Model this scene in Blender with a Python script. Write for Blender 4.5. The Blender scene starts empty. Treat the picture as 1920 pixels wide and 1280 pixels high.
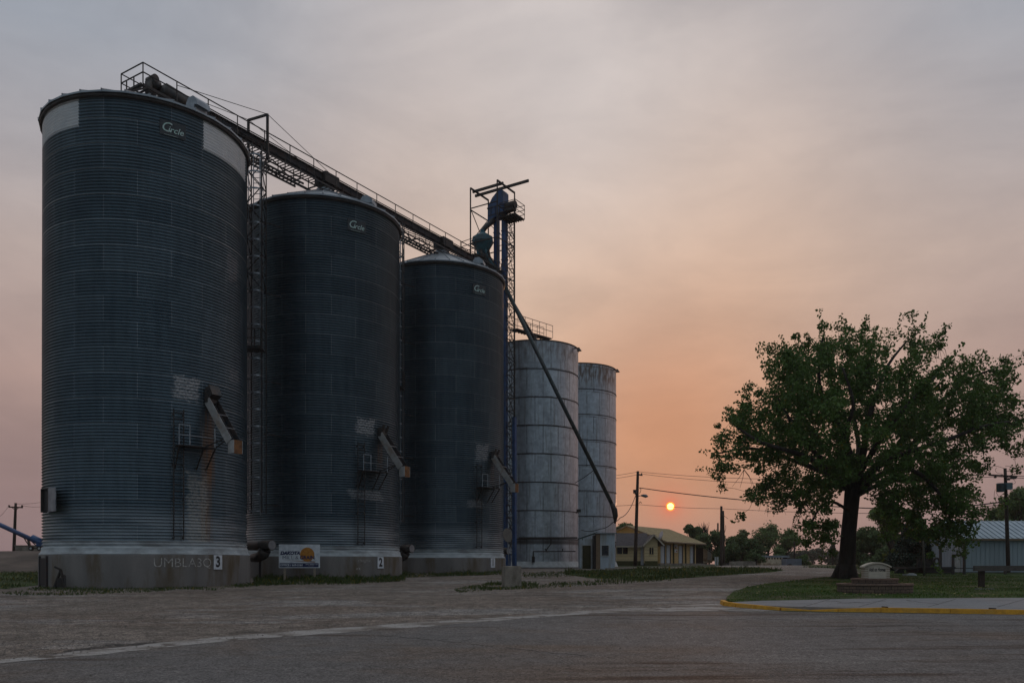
import bpy, bmesh, math, random
import numpy as np
from mathutils import Vector, Matrix
R_ = math.radians
random.seed(7)
sc = bpy.context.scene
COL = sc.collection

# ------------------------------------------------------------------ camera
F, HOR, EYE = 1550.0, 1057.0, 1.65
cam = bpy.data.cameras.new("camera")
cam.lens = 36.0 * F / 1920.0
cam.sensor_width = 36.0
cam.shift_y = (HOR - 640.0) / 1920.0
cam.clip_start = 0.1
cam.clip_end = 9000
camo = bpy.data.objects.new("camera", cam)
camo.location = (0, 0, EYE)
camo.rotation_euler = (R_(90), 0, 0)
COL.objects.link(camo)
sc.camera = camo
sc.view_settings.view_transform = 'Standard'
sc.view_settings.look = 'None'
sc.view_settings.exposure = 0.0
sc.view_settings.gamma = 1.0
sc.render.film_transparent = False

# ------------------------------------------------------------------ sun + sky
SUN_AZ, SUN_EL = 10.85, 3.92          # degrees right of +Y, degrees up


def dirv(az, el):
    a, e = R_(az), R_(el)
    return Vector((math.sin(a) * math.cos(e), math.cos(a) * math.cos(e), math.sin(e)))


sl = bpy.data.lights.new("sun", 'SUN')
sl.energy = 0.45
sl.angle = R_(1.2)
sl.color = (1.0, 0.50, 0.26)
so = bpy.data.objects.new("sun", sl)
so.rotation_euler = (-dirv(SUN_AZ, SUN_EL)).to_track_quat('-Z', 'Y').to_euler()
so.location = (20, 60, 40)
COL.objects.link(so)


class Nodes:
    def __init__(s, nt):
        s.nt = nt
        nt.nodes.clear()

    def new(s, t, **kw):
        n = s.nt.nodes.new(t)
        for k, v in kw.items():
            setattr(n, k, v)
        return n

    def put(s, inp, v):
        if v is None:
            return
        if isinstance(v, bpy.types.NodeSocket):
            s.nt.links.new(v, inp)
        else:
            try:
                inp.default_value = v
            except Exception:
                inp.default_value = tuple(v) + (1.0,)

    def m(s, op, a, b=None, c=None, clamp=False):
        n = s.new('ShaderNodeMath', operation=op)
        n.use_clamp = clamp
        for i, v in enumerate((a, b, c)):
            if v is not None:
                s.put(n.inputs[i], v)
        return n.outputs[0]

    def vm(s, op, a, b=None):
        n = s.new('ShaderNodeVectorMath', operation=op)
        s.put(n.inputs[0], a)
        if b is not None:
            s.put(n.inputs[1], b)
        return n.outputs['Value'] if op == 'DOT_PRODUCT' else n.outputs[0]

    def mix(s, f, a, b, blend='MIX'):
        n = s.new('ShaderNodeMix', data_type='RGBA', blend_type=blend)
        n.clamp_factor = True
        s.put(n.inputs[0], f)
        for i, v in ((6, a), (7, b)):
            if isinstance(v, tuple) and len(v) == 3:
                v = v + (1.0,)
            s.put(n.inputs[i], v)
        return n.outputs[2]

    def ramp(s, f, stops, interp='LINEAR'):
        n = s.new('ShaderNodeValToRGB')
        n.color_ramp.interpolation = interp
        els = n.color_ramp.elements
        while len(els) < len(stops):
            els.new(0.5)
        for e, (p, c) in zip(els, stops):
            e.position = p
            e.color = tuple(c) + (1.0,) if len(c) == 3 else c
        s.put(n.inputs[0], f)
        return n.outputs[0]

    def mr(s, v, a, b, c=0.0, d=1.0, smooth=False):
        n = s.new('ShaderNodeMapRange')
        n.clamp = True
        if smooth:
            n.interpolation_type = 'SMOOTHSTEP'
        for i, x in enumerate((v, a, b, c, d)):
            s.put(n.inputs[i], x)
        return n.outputs[0]

    def noise(s, vec, scale, detail=4.0, rough=0.55, dist=0.0):
        n = s.new('ShaderNodeTexNoise')
        s.put(n.inputs['Vector'], vec)
        n.inputs['Scale'].default_value = scale
        n.inputs['Detail'].default_value = detail
        n.inputs['Roughness'].default_value = rough
        n.inputs['Distortion'].default_value = dist
        return n.outputs[0]

    def mapping(s, vec, scale=(1, 1, 1), loc=(0, 0, 0), rot=(0, 0, 0)):
        n = s.new('ShaderNodeMapping')
        s.put(n.inputs[0], vec)
        n.inputs[1].default_value = loc
        n.inputs[2].default_value = rot
        n.inputs[3].default_value = scale
        return n.outputs[0]


w = bpy.data.worlds.new("World")
sc.world = w
w.use_nodes = True
N = Nodes(w.node_tree)
tc = N.new('ShaderNodeTexCoord')
D = tc.outputs['Generated']
sep = N.new('ShaderNodeSeparateXYZ')
N.put(sep.inputs[0], D)
el = N.m('MULTIPLY', N.m('ARCSINE', sep.outputs[2]), 180 / math.pi)
elf = N.m('DIVIDE', el, 60.0, clamp=True)
base = N.ramp(elf, [(0.0, (.265, .180, .188)), (0.07, (.300, .205, .200)), (0.19, (.415, .292, .262)),
                    (0.31, (.460, .375, .350)), (0.40, (.400, .378, .395)), (0.50, (.335, .362, .415)), (0.65, (.33, .365, .425)), (1.0, (.37, .41, .47))])


def lobe(az, e, sig):
    k = 2.0 / (R_(sig) ** 2)
    d = N.vm('DOT_PRODUCT', D, tuple(dirv(az, e)))
    return N.m('EXPONENT', N.m('MULTIPLY', N.m('SUBTRACT', d, 1.0), k))


c = N.mix(N.m('MULTIPLY', lobe(5.5, 18.5, 15.5), 0.86), base, (.820, .525, .330))
c = N.mix(N.m('MULTIPLY', lobe(10, 9.0, 9.0), 0.90), c, (.560, .250, .135))
c = N.mix(N.m('MULTIPLY', lobe(4, 30, 12.5), 0.75), c, (.590, .555, .555))
# streaky smoke
nz = N.noise(N.mapping(D, scale=(1.6, 1.6, 4.5)), 2.4, 6, 0.6, 0.6)
nz2 = N.noise(N.mapping(D, scale=(1.0, 1.0, 2.2), loc=(3, 1, 2)), 5.5, 5, 0.6, 0.3)
sm = N.m('ADD', N.m('MULTIPLY', N.m('SUBTRACT', nz, 0.5), 0.55), N.m('MULTIPLY', N.m('SUBTRACT', nz2, 0.5), 0.46))
c = N.mix(1.0, c, N.mix(N.m('ADD', 0.5, sm), (.62, .64, .68), (1.38, 1.36, 1.32)), 'MULTIPLY')
# the sky away from the sun is darker and bluer
hd = N.vm('DOT_PRODUCT', D, tuple(dirv(SUN_AZ, 0)))
back = N.mr(hd, 0.62, -0.55, 0.0, 1.0, True)
bk = N.ramp(N.m('DIVIDE', el, 90.0, clamp=True), [(0, (.115, .150, .180)), (.25, (.17, .215, .255)), (.55, (.32, .37, .42)), (1, (.50, .54, .58))])
c = N.mix(back, c, bk)
c = N.mix(N.mr(el, 48, 75, 0, 1, True), c, (.56, .60, .64))
c = N.mix(N.mr(el, -0.2, -3.0), c, (.05, .045, .042))
# sun seen through smoke
sd = N.vm('DOT_PRODUCT', D, tuple(dirv(SUN_AZ, SUN_EL)))
halo = N.m('EXPONENT', N.m('MULTIPLY', N.m('SUBTRACT', sd, 1.0), 2.0 / (R_(0.50) ** 2)))
c = N.mix(N.m('MULTIPLY', halo, 0.75), c, (.95, .16, .07))
halo2 = N.m('EXPONENT', N.m('MULTIPLY', N.m('SUBTRACT', sd, 1.0), 2.0 / (R_(1.5) ** 2)))
c = N.mix(N.m('MULTIPLY', halo2, 0.42), c, (.75, .20, .12))
ring = N.mr(sd, math.cos(R_(0.335)), math.cos(R_(0.265)), 0, 1)
c = N.mix(ring, c, (1.5, .42, .03))
core = N.mr(sd, math.cos(R_(0.245)), math.cos(R_(0.19)), 0, 1)
c = N.mix(core, c, (3.4, 2.5, .75))
sky = N.new('ShaderNodeTexSky', sky_type='NISHITA')
sky.sun_disc = False
sky.sun_elevation = R_(SUN_EL)
sky.sun_rotation = R_(SUN_AZ)
sky.dust_density = 6.0
bg1 = N.new('ShaderNodeBackground')
N.put(bg1.inputs[0], c)
bg1.inputs[1].default_value = 1.0
bg2 = N.new('ShaderNodeBackground')
N.put(bg2.inputs[0], sky.outputs[0])
bg2.inputs[1].default_value = 0.001
ad = N.new('ShaderNodeAddShader')
w.node_tree.links.new(bg1.outputs[0], ad.inputs[0])
w.node_tree.links.new(bg2.outputs[0], ad.inputs[1])
wo = N.new('ShaderNodeOutputWorld')
w.node_tree.links.new(ad.outputs[0], wo.inputs[0])

# ------------------------------------------------------------------ terrain height and picture helpers
GK = [(-400, 0.0), (12, 0.0), (57, 1.0), (70, 1.27), (95, 1.5), (4000, 1.5)]


def G(y):
    for (a, za), (b, zb) in zip(GK, GK[1:]):
        if y <= b:
            return za + (zb - za) * (y - a) / (b - a)
    return GK[-1][1]


def P(px, py, d):
    return Vector(((px - 960) / F * d, d, EYE + (HOR - py) / F * d))


def gp(px, py):
    lo, hi = 3.0, 900.0
    for _ in range(60):
        m = (lo + hi) / 2
        if (EYE - G(m)) / m * F > (py - HOR):
            lo = m
        else:
            hi = m
    return Vector(((px - 960) / F * lo, lo, G(lo)))


# ------------------------------------------------------------------ materials
def material(name, c1, c2=None, rough=0.8, metal=0.0, scale=3.0, stretch=(1, 1, 1), lo=0.35, hi=0.65,
             bump=0.0, bscale=None, detail=5, grime=None, spec=0.5, g_scale=0.6, fine=0.0):
    m = bpy.data.materials.new(name)
    m.use_nodes = True
    n = Nodes(m.node_tree)
    co = n.new('ShaderNodeTexCoord').outputs['Object']
    mp = n.mapping(co, scale=stretch)
    nz = n.noise(mp, scale, detail)
    col = n.mix(n.mr(nz, lo, hi), c1, c2 if c2 else tuple(x * 0.75 for x in c1))
    if grime:
        g = n.noise(n.mapping(co, scale=stretch, loc=(7, 3, 1)), g_scale, 6, 0.65)
        col = n.mix(n.mr(g, 0.5, 0.68), col, grime)
    if fine:
        fn = n.noise(co, 45.0, 2)
        col = n.mix(1.0, col, n.mix(n.mr(fn, 0.3, 0.7), (1 - fine,) * 3, (1 + fine,) * 3), 'MULTIPLY')
    b = n.new('ShaderNodeBsdfPrincipled')
    n.put(b.inputs['Base Color'], col)
    b.inputs['Roughness'].default_value = rough
    b.inputs['Metallic'].default_value = metal
    b.inputs['Specular IOR Level'].default_value = spec
    if bump:
        bn = n.new('ShaderNodeBump')
        bn.inputs['Strength'].default_value = bump
        bn.inputs['Distance'].default_value = 0.03
        n.put(bn.inputs['Height'], n.noise(mp, bscale or scale * 4, 4))
        n.put(b.inputs['Normal'], bn.outputs[0])
    o = n.new('ShaderNodeOutputMaterial')
    m.node_tree.links.new(b.outputs[0], o.inputs[0])
    return m


MT = {}
MT['black_steel'] = material('black_steel', (.028, .028, .030), (.05, .038, .032), .6, .3, 4)
MT['dark_steel'] = material('dark_steel', (.05, .055, .06), (.09, .07, .06), .55, .5, 3)
MT['galv_part'] = material('galvanised_part', (.34, .37, .40), (.22, .24, .27), .45, .7, 3)
MT['steel_blue'] = material('steel_blue_paint', (.020, .085, .24), (.014, .055, .15), .5, .0, 2.5, grime=(.03, .05, .09))
MT['teal'] = material('teal_paint', (.045, .16, .20), (.030, .09, .12), .55, .1, 2.5, grime=(.05, .045, .04))
MT['rust'] = material('rust', (.26, .115, .045), (.13, .06, .028), .9, 0, 6, fine=.2)
MT['rust_and_shade'] = material('rusty_housing_and_shade', (.055, .035, .030), (.032, .04, .05), .75, .2, 1.4, stretch=(1, 1, 3))  # also colours the shaded inside of the discharge troughs
MT['chute'] = material('chute_steel', (.42, .42, .42), (.30, .29, .28), .6, .1, 3, grime=(.24, .13, .06))
MT['white_paint'] = material('white_paint', (.55, .57, .58), (.42, .43, .43), .7, 0, 3, grime=(.30, .28, .25))
MT['white_clean'] = material('white_board', (.74, .77, .82), (.54, .58, .63), .6, 0, 5)
MT['black_paint_and_shade'] = material('black_paint_and_shade', (.015, .015, .018), None, .6, 0, 5)  # also colours the shade inside the open hatch and doorway
MT['navy'] = material('navy_paint', (.012, .022, .10), (.010, .018, .075), .6, 0, 5)
MT['gold'] = material('gold_paint', (.55, .24, .035), (.42, .16, .02), .7, 0, 9)
MT['chalk'] = material('chalk_lettering', (.60, .57, .54), (.24, .23, .22), .95, 0, 12)
MT['logo'] = material('logo_lettering', (.38, .62, .56), (.55, .62, .62), .5, 0, 12)
MT['wood_post'] = material('wood_post', (.36, .30, .24), (.24, .20, .15), .9, 0, 6, stretch=(6, 6, .8), bump=.3)
MT['pole'] = material('pole_wood', (.055, .038, .028), (.032, .022, .018), .9, 0, 5, stretch=(6, 6, .6), bump=.4)
MT['grey_wood'] = material('grey_wood', (.115, .10, .09), (.07, .06, .055), .9, 0, 5, stretch=(.6, 6, 6), bump=.4)
MT['bark'] = material('bark', (.045, .036, .030), (.020, .016, .013), .95, 0, 3.5, stretch=(2.2, 2.2, .35), bump=1.0, bscale=9)
MT['wire'] = material('wire', (.04, .035, .035), None, .7)
MT['glass'] = material('dark_glass', (.012, .014, .018), None, .12, 0, 2)
MT['siding_cream'] = material('cream_siding', (.78, .62, .36), (.68, .53, .31), .8, 0, 2, stretch=(1, 1, 4))
MT['siding_yellow'] = material('yellow_siding', (.60, .41, .19), (.50, .34, .15), .8, 0, 2, stretch=(1, 1, 3))
MT['green_band'] = material('olive_paint', (.075, .075, .02), (.055, .055, .02), .8, 0, 3)
MT['shingle'] = material('grey_shingle', (.095, .082, .086), (.045, .04, .042), .95, 0, 3.5, stretch=(1, 3, 3), fine=.4)
MT['roof_tan'] = material('tan_metal_roof', (.56, .45, .28), (.46, .37, .23), .65, 0, 1.5)
MT['door_white'] = material('white_door', (.50, .54, .60), (.42, .45, .50), .6, 0, 3)
MT['olive_door'] = material('olive_door', (.05, .048, .012), (.035, .034, .010), .7, 0, 3)
MT['shed_white'] = material('shed_white_metal', (.50, .57, .64), (.40, .46, .52), .55, 0, 2, stretch=(3, 3, .5), grime=(.34, .33, .30))
MT['tan_trim'] = material('tan_trim', (.24, .165, .105), (.19, .13, .085), .8, 0, 3)
MT['metal_blue'] = material('bluegrey_metal_wall', (.36, .42, .46), (.31, .37, .41), .55, .1, 2, stretch=(3, 3, .4))
MT['metal_white'] = material('pale_metal_wall', (.46, .48, .54), (.40, .42, .48), .6, 0, 2, stretch=(3, 3, .4))
MT['roof_metal'] = material('ribbed_metal_roof', (.40, .47, .52), (.32, .38, .43), .5, .2, 2)
MT['stone_block'] = None
MT['curb'] = material('yellow_curb', (.72, .35, .03), (.52, .25, .03), .85, 0, 6, grime=(.55, .30, .06), g_scale=2.5, fine=.15)
MT['sign_cream'] = material('cream_sign', (.52, .46, .38), (.44, .39, .32), .8, 0, 4)
MT['sign_cream2'] = material('cream_sign_panel', (.56, .50, .41), (.50, .44, .36), .8, 0, 4)
MT['block_conc'] = material('block_concrete', (.30, .265, .22), (.20, .175, .15), .95, 0, 2.5, stretch=(1, 1, .6), grime=(.13, .11, .085), bump=.5, fine=.15, g_scale=1.6)
MT['tyre'] = material('tyre_rubber', (.018, .018, .018), None, .9)
MT['dirt_bank'] = material('dirt_bank', (.135, .100, .080), (.07, .053, .043), .98, 0, .7, detail=9, stretch=(.6, 1, 2.4), bump=1.0, bscale=2.5)
MT['rusty_white'] = material('rusty_white', (.66, .56, .42), (.52, .43, .32), .8, 0, 2, grime=(.20, .10, .045), g_scale=1.2)
MT['litter'] = material('pale_litter', (.55, .58, .60), None, .8)
MT['leaf_litter'] = material('fallen_leaf', (.40, .33, .13), (.30, .24, .10), .8)


def foliage(name, a, b, yellow=0.0, trans=0.25):
    m = bpy.data.materials.new(name)
    m.use_nodes = True
    n = Nodes(m.node_tree)
    geo = n.new('ShaderNodeNewGeometry')
    rnd = geo.outputs['Random Per Island']
    co = n.new('ShaderNodeTexCoord').outputs['Object']
    big = n.noise(co, 0.55, 3)
    f = n.m('ADD', n.m('MULTIPLY', rnd, 0.6), n.m('MULTIPLY', n.mr(big, 0.35, 0.65), 0.4))
    col = n.mix(f, a, b)
    if yellow:
        col = n.mix(n.m('GREATER_THAN', n.m('FRACT', n.m('MULTIPLY', rnd, 37.31)), 1 - yellow), col, (.20, .16, .02))
    d = n.new('ShaderNodeBsdfPrincipled')
    n.put(d.inputs['Base Color'], col)
    d.inputs['Roughness'].default_value = .55
    d.inputs['Specular IOR Level'].default_value = .25
    t = n.new('ShaderNodeBsdfTranslucent')
    n.put(t.inputs[0], col)
    mx = n.new('ShaderNodeMixShader')
    mx.inputs[0].default_value = trans
    m.node_tree.links.new(d.outputs[0], mx.inputs[1])
    m.node_tree.links.new(t.outputs[0], mx.inputs[2])
    o = n.new('ShaderNodeOutputMaterial')
    m.node_tree.links.new(mx.outputs[0], o.inputs[0])
    return m


MT['leaf_main'] = foliage('cottonwood_leaf', (.048, .098, .024), (.115, .195, .040), .012, .28)
MT['leaf_dark'] = foliage('dark_leaf', (.070, .115, .050), (.135, .19, .070), 0)
MT['leaf_mid'] = foliage('mid_leaf', (.095, .15, .058), (.17, .24, .08), 0)
MT['leaf_light'] = foliage('light_leaf', (.085, .15, .040), (.16, .24, .06), .03)
MT['leaf_yellow'] = foliage('yellowgreen_leaf', (.10, .13, .02), (.17, .17, .03), 0)
MT['leaf_conifer'] = foliage('conifer_needle', (.020, .038, .028), (.038, .062, .040), 0, .05)
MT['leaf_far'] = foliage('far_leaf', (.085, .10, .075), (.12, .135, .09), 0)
MT['grass'] = foliage('grass_blade', (.042, .088, .014), (.085, .15, .024), .03)
MT['weed'] = foliage('weed_blade', (.032, .055, .014), (.075, .105, .028), .05)
MT['weed_dry'] = foliage('dry_weed_blade', (.13, .11, .055), (.08, .10, .035), .1)


# ------------------------------------------------------------------ mesh building
ORG = {}


class B:
    def __init__(s):
        s.v, s.f, s.m, s.cur = [], [], [], 0

    def mat(s, i):
        s.cur = i
        return s

    def add(s, vs, fs):
        k = len(s.v)
        s.v.extend([tuple(x) for x in vs])
        s.f.extend([tuple(i + k for i in f) for f in fs])
        s.m.extend([s.cur] * len(fs))
        return s

    def box8(s, c):
        return s.add(c, [(0, 3, 2, 1), (4, 5, 6, 7), (0, 1, 5, 4), (1, 2, 6, 5), (2, 3, 7, 6), (3, 0, 4, 7)])

    def box(s, c, size, rot=0.0, X=None, Y=None, Z=None):
        c = Vector(c)
        X = Vector(X) if X is not None else Vector((math.cos(rot), math.sin(rot), 0))
        Y = Vector(Y) if Y is not None else Vector((-math.sin(rot), math.cos(rot), 0))
        Z = Vector(Z) if Z is not None else Vector((0, 0, 1))
        a, b, h = size[0] / 2, size[1] / 2, size[2] / 2
        pts = []
        for k in (-h, h):
            for i, j in ((-a, -b), (a, -b), (a, b), (-a, b)):
                pts.append(c + X * i + Y * j + Z * k)
        return s.box8(pts)

    def span(s, a, b):
        a, b = Vector(a), Vector(b)
        return s.box((a + b) / 2, tuple(abs(x) for x in (b - a)))

    def bar(s, p, q, w_, h_=None, up=(0, 0, 1)):
        p, q = Vector(p), Vector(q)
        h_ = h_ or w_
        d = q - p
        L = d.length
        if L < 1e-6:
            return s
        d.normalize()
        u = Vector(up)
        if abs(d.dot(u)) > .98:
            u = Vector((1, 0, 0)) if abs(d.x) < .9 else Vector((0, 1, 0))
        sd_ = d.cross(u).normalized()
        u = sd_.cross(d).normalized()
        return s.box((p + q) / 2, (L, w_, h_), X=d, Y=sd_, Z=u)

    def tube(s, pts, r, seg=8, cap=True):
        pts = [Vector(p) for p in pts]
        rs = r if isinstance(r, (list, tuple)) else [r] * len(pts)
        k = len(s.v)
        ref = None
        for i, p in enumerate(pts):
            t = (pts[min(i + 1, len(pts) - 1)] - pts[max(i - 1, 0)])
            if t.length < 1e-9:
                t = Vector((0, 0, 1))
            t.normalize()
            if ref is None:
                ref = Vector((0, 0, 1)) if abs(t.z) < .9 else Vector((1, 0, 0))
            a = t.cross(ref)
            if a.length < 1e-4:
                a = t.cross(Vector((0, 1, 0)))
            a.normalize()
            b = a.cross(t).normalized()
            ref = b
            # keep frame steady
            for j in range(seg):
                an = 2 * math.pi * j / seg
                s.v.append(tuple(p + a * (math.cos(an) * rs[i]) + b * (math.sin(an) * rs[i])))
        for i in range(len(pts) - 1):
            for j in range(seg):
                j2 = (j + 1) % seg
                s.f.append((k + i * seg + j, k + i * seg + j2, k + (i + 1) * seg + j2, k + (i + 1) * seg + j))
                s.m.append(s.cur)
        if cap:
            s.f.append(tuple(k + j for j in reversed(range(seg))))
            s.f.append(tuple(k + (len(pts) - 1) * seg + j for j in range(seg)))
            s.m.extend([s.cur] * 2)
        return s

    def lathe(s, c, prof, seg=48, close_top=False, close_bot=False):
        k = len(s.v)
        c = Vector(c)
        for r, z in prof:
            for j in range(seg):
                an = 2 * math.pi * j / seg
                s.v.append((c.x + r * math.sin(an), c.y - r * math.cos(an), c.z + z))
        for i in range(len(prof) - 1):
            for j in range(seg):
                j2 = (j + 1) % seg
                s.f.append((k + i * seg + j, k + i * seg + j2, k + (i + 1) * seg + j2, k + (i + 1) * seg + j))
                s.m.append(s.cur)
        if close_top:
            s.f.append(tuple(k + (len(prof) - 1) * seg + j for j in range(seg)))
            s.m.append(s.cur)
        if close_bot:
            s.f.append(tuple(k + j for j in reversed(range(seg))))
            s.m.append(s.cur)
        return s

    def prism(s, poly, off):
        off = Vector(off)
        n = len(poly)
        vs = [Vector(p) for p in poly] + [Vector(p) + off for p in poly]
        fs = [tuple(range(n)), tuple(reversed(range(n, 2 * n)))]
        fs += [(i, i + n, (i + 1) % n + n, (i + 1) % n) for i in range(n)]
        return s.add(vs, fs)

    def build(s, name, mats, parent=None, smooth=False, origin=None):
        if not isinstance(mats, (list, tuple)):
            mats = [mats]
        if parent is not None:
            og = ORG[parent.name]
        else:
            og = Vector(origin) if origin is not None else Vector((0, 0, 0))
        me = bpy.data.meshes.new(name)
        me.from_pydata([(a[0] - og.x, a[1] - og.y, a[2] - og.z) for a in s.v], [], s.f)
        for mm in mats:
            me.materials.append(mm)
        me.polygons.foreach_set('material_index', s.m)
        if smooth:
            me.polygons.foreach_set('use_smooth', [len(f) < 5 for f in s.f])
        me.update()
        ob = bpy.data.objects.new(name, me)
        COL.objects.link(ob)
        if parent is not None:
            ob.parent = parent
        else:
            ob.location = og
        ORG[ob.name] = og
        return ob


def tag(o, label=None, cat=None, group=None, kind=None):
    if label:
        o['label'] = label
    if cat:
        o['category'] = cat
    if group:
        o['group'] = group
    if kind:
        o['kind'] = kind
    return o


def thing(name, label, cat, loc, group=None):
    o = bpy.data.objects.new(name, None)
    o.empty_display_size = .3
    COL.objects.link(o)
    o.location = loc
    ORG[o.name] = Vector(loc)
    return tag(o, label, cat, group)


def copy_tree(o, shift, label, parent=None):
    c_ = o.copy()
    COL.objects.link(c_)
    ORG[c_.name] = ORG[o.name] + Vector(shift)
    if parent is None:
        c_.location = o.location + Vector(shift)
        c_['label'] = label
    else:
        c_.parent = parent
    for ch in list(o.children):
        copy_tree(ch, shift, None, c_)
    return c_


def text_into(b, s, size, fn, shear=0.0, bold=0.0, align='CENTER', xs=1.0):
    cu = bpy.data.curves.new('t', 'FONT')
    cu.body = s
    cu.size = size
    cu.shear = shear
    cu.offset = bold
    cu.align_x = align
    cu.align_y = 'CENTER'
    cu.resolution_u = 3
    ob = bpy.data.objects.new('t', cu)
    COL.objects.link(ob)
    dg = bpy.context.evaluated_depsgraph_get()
    me = ob.evaluated_get(dg).to_mesh()
    vs = [fn(v.co.x * xs, v.co.y) for v in me.vertices]
    fs = [tuple(p.vertices) for p in me.polygons]
    b.add(vs, fs)
    ob.evaluated_get(dg).to_mesh_clear()
    bpy.data.objects.remove(ob)
    bpy.data.curves.remove(cu)


# draped ground sheets ---------------------------------------------------------
def in_poly(x, y, poly):
    r = False
    j = len(poly) - 1
    for i in range(len(poly)):
        xi, yi = poly[i]
        xj, yj = poly[j]
        if (yi > y) != (yj > y) and x < (xj - xi) * (y - yi) / (yj - yi) + xi:
            r = not r
        j = i
    return r


def sheet(name, poly, mat_, off, thick=0.0, wob=0.0, sub=0.0):
    """flat polygon in world x,y draped over G(y)+off; optional skirt of given thickness"""
    if wob:
        rr = random.Random(len(poly) * 13 + int(off * 1000))
        np_ = []
        for i in range(len(poly)):
            a, b = Vector(poly[i]), Vector(poly[(i + 1) % len(poly)])
            L = (b - a).length
            n = max(1, min(60, int(L / (0.35 if sub == 0 else sub))))
            for k in range(n):
                q = a.lerp(b, k / n)
                sc_ = wob if L > .5 else 0
                np_.append((q.x + rr.uniform(-1, 1) * sc_, q.y + rr.uniform(-1, 1) * sc_ * .7))
        poly = np_
    bm = bmesh.new()
    vs = [bm.verts.new((x, y, 0)) for x, y in poly]
    f = bm.faces.new(vs)
    if f.normal.z < 0:
        f.normal_flip()
    bm.normal_update()
    if bm.faces[:][0].normal.z < 0:
        bmesh.ops.reverse_faces(bm, faces=bm.faces[:])
    bmesh.ops.triangulate(bm, faces=bm.faces[:])
    for ky, _ in GK[1:-1]:
        bmesh.ops.bisect_plane(bm, geom=bm.verts[:] + bm.edges[:] + bm.faces[:], plane_co=(0, ky, 0), plane_no=(0, 1, 0))
    for v in bm.verts:
        v.co.z = G(v.co.y) + off
    if thick:
        be = [e for e in bm.edges if len(e.link_faces) == 1]
        r = bmesh.ops.extrude_edge_only(bm, edges=be)
        for g in r['geom']:
            if isinstance(g, bmesh.types.BMVert):
                g.co.z -= thick
    me = bpy.data.meshes.new(name)
    bm.to_mesh(me)
    bm.free()
    me.materials.append(mat_)
    ob = bpy.data.objects.new(name, me)
    COL.objects.link(ob)
    ORG[ob.name] = Vector((0, 0, 0))
    return ob


def wpoly(pts):
    return [tuple(gp(a, b)[:2]) for a, b in pts]


# ground materials: object coords = world coords
def ground_mat(name, layers, base_, speck=None, bump=.6, rough=.95, bscale=30):
    m = bpy.data.materials.new(name)
    m.use_nodes = True
    n = Nodes(m.node_tree)
    co = n.new('ShaderNodeTexCoord').outputs['Object']
    col = base_
    for (scale, stretch, lo, hi, colr, rot, loc) in layers:
        nn = n.noise(n.mapping(co, scale=stretch, rot=(0, 0, rot), loc=loc), scale, 7, .62, .2)
        col = n.mix(n.mr(nn, lo, hi), col, colr)
    if speck:
        for (sc_, amt) in speck:
            s1 = n.noise(co, sc_, 3, .7)
            col = n.mix(1.0, col, n.mix(n.mr(s1, .38, .62), (1 - amt,) * 3, (1 + amt,) * 3), 'MULTIPLY')
    b = n.new('ShaderNodeBsdfPrincipled')
    n.put(b.inputs['Base Color'], col)
    b.inputs['Roughness'].default_value = rough
    b.inputs['Specular IOR Level'].default_value = .25
    bn = n.new('ShaderNodeBump')
    bn.inputs['Strength'].default_value = bump
    bn.inputs['Distance'].default_value = .04
    n.put(bn.inputs['Height'], n.m('ADD', n.noise(co, bscale, 4, .7), n.noise(co, bscale * .2, 3)))
    n.put(b.inputs['Normal'], bn.outputs[0])
    o = n.new('ShaderNodeOutputMaterial')
    m.node_tree.links.new(b.outputs[0], o.inputs[0])
    return m


TR = -0.72   # the direction wheel tracks run in
M_gravel = ground_mat('gravel', [(.28, (.45, 1.1, 1), .47, .58, (.190, .148, .122), -.15, (0, 0, 0)),
                                 (.45, (.4, 1.1, 1), .52, .62, (.270, .245, .230), -.10, (5, 2, 0)),
                                 (.4, (.5, 1.0, 1), .58, .68, (.120, .098, .086), .1, (9, 4, 0))],
                      (.205, .168, .142), [(19, .50), (48, .60), (3.5, .28), (.8, .16)], 1.0, .95, 24)
M_asphalt = ground_mat('asphalt', [(.25, (.35, 1.0, 1), .46, .58, (.172, .135, .112), 0.02, (0, 0, 0)),
                                   (.22, (1, 1, 1), .45, .60, (.180, .165, .158), 0, (11, 3, 0)),
                                   (.6, (.10, 1.1, 1), .53, .60, (.080, .056, .044), 0.03, (3, 7, 0)),
                                   (.5, (.16, .8, 1), .60, .66, (.20, .185, .175), -0.05, (13, 2, 0))],
                       (.165, .150, .142), [(22, .42), (60, .45), (3, .14)], .8, .9, 45)
M_gutter = ground_mat('worn_concrete', [(.8, (1, 2, 1), .47, .58, (.19, .16, .138), 0, (0, 0, 0)),
                                        (2.2, (1, 1, 1), .56, .64, (.13, .105, .09), 0, (0, 5, 0))],
                      (.37, .34, .32), [(30, .25), (90, .25)], .5)
M_walk = ground_mat('sidewalk_concrete', [(1.1, (1, 2.5, 1), .45, .65, (.205, .20, .205), 0, (0, 0, 0)),
                                          (2.5, (1, 3, 1), .62, .72, (.11, .10, .095), 0, (4, 5, 0))],
                    (.25, .245, .25), [(60, .10), (12, .06)], .2)
M_turf = ground_mat('turf', [(.5, (1, 1, 1), .42, .58, (.026, .046, .010), 0, (0, 0, 0)),
                             (.9, (.5, 1.2, 1), .57, .64, (.150, .115, .08), 0, (2, 5, 0))],
                    (.052, .088, .018), [(30, .35), (90, .25)], .8)
M_land = ground_mat('prairie', [(.05, (1, 1, 1), .40, .60, (.055, .060, .028), 0, (0, 0, 0))],
                    (.045, .055, .022), [(3, .2)], .4)
M_fdn = material('foundation_concrete', (.215, .20, .19), (.14, .132, .128), .95, 0, .9, stretch=(1, 1, .22),
                 grime=(.11, .082, .052), g_scale=1.0, bump=.35, bscale=14, fine=.15)


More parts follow.
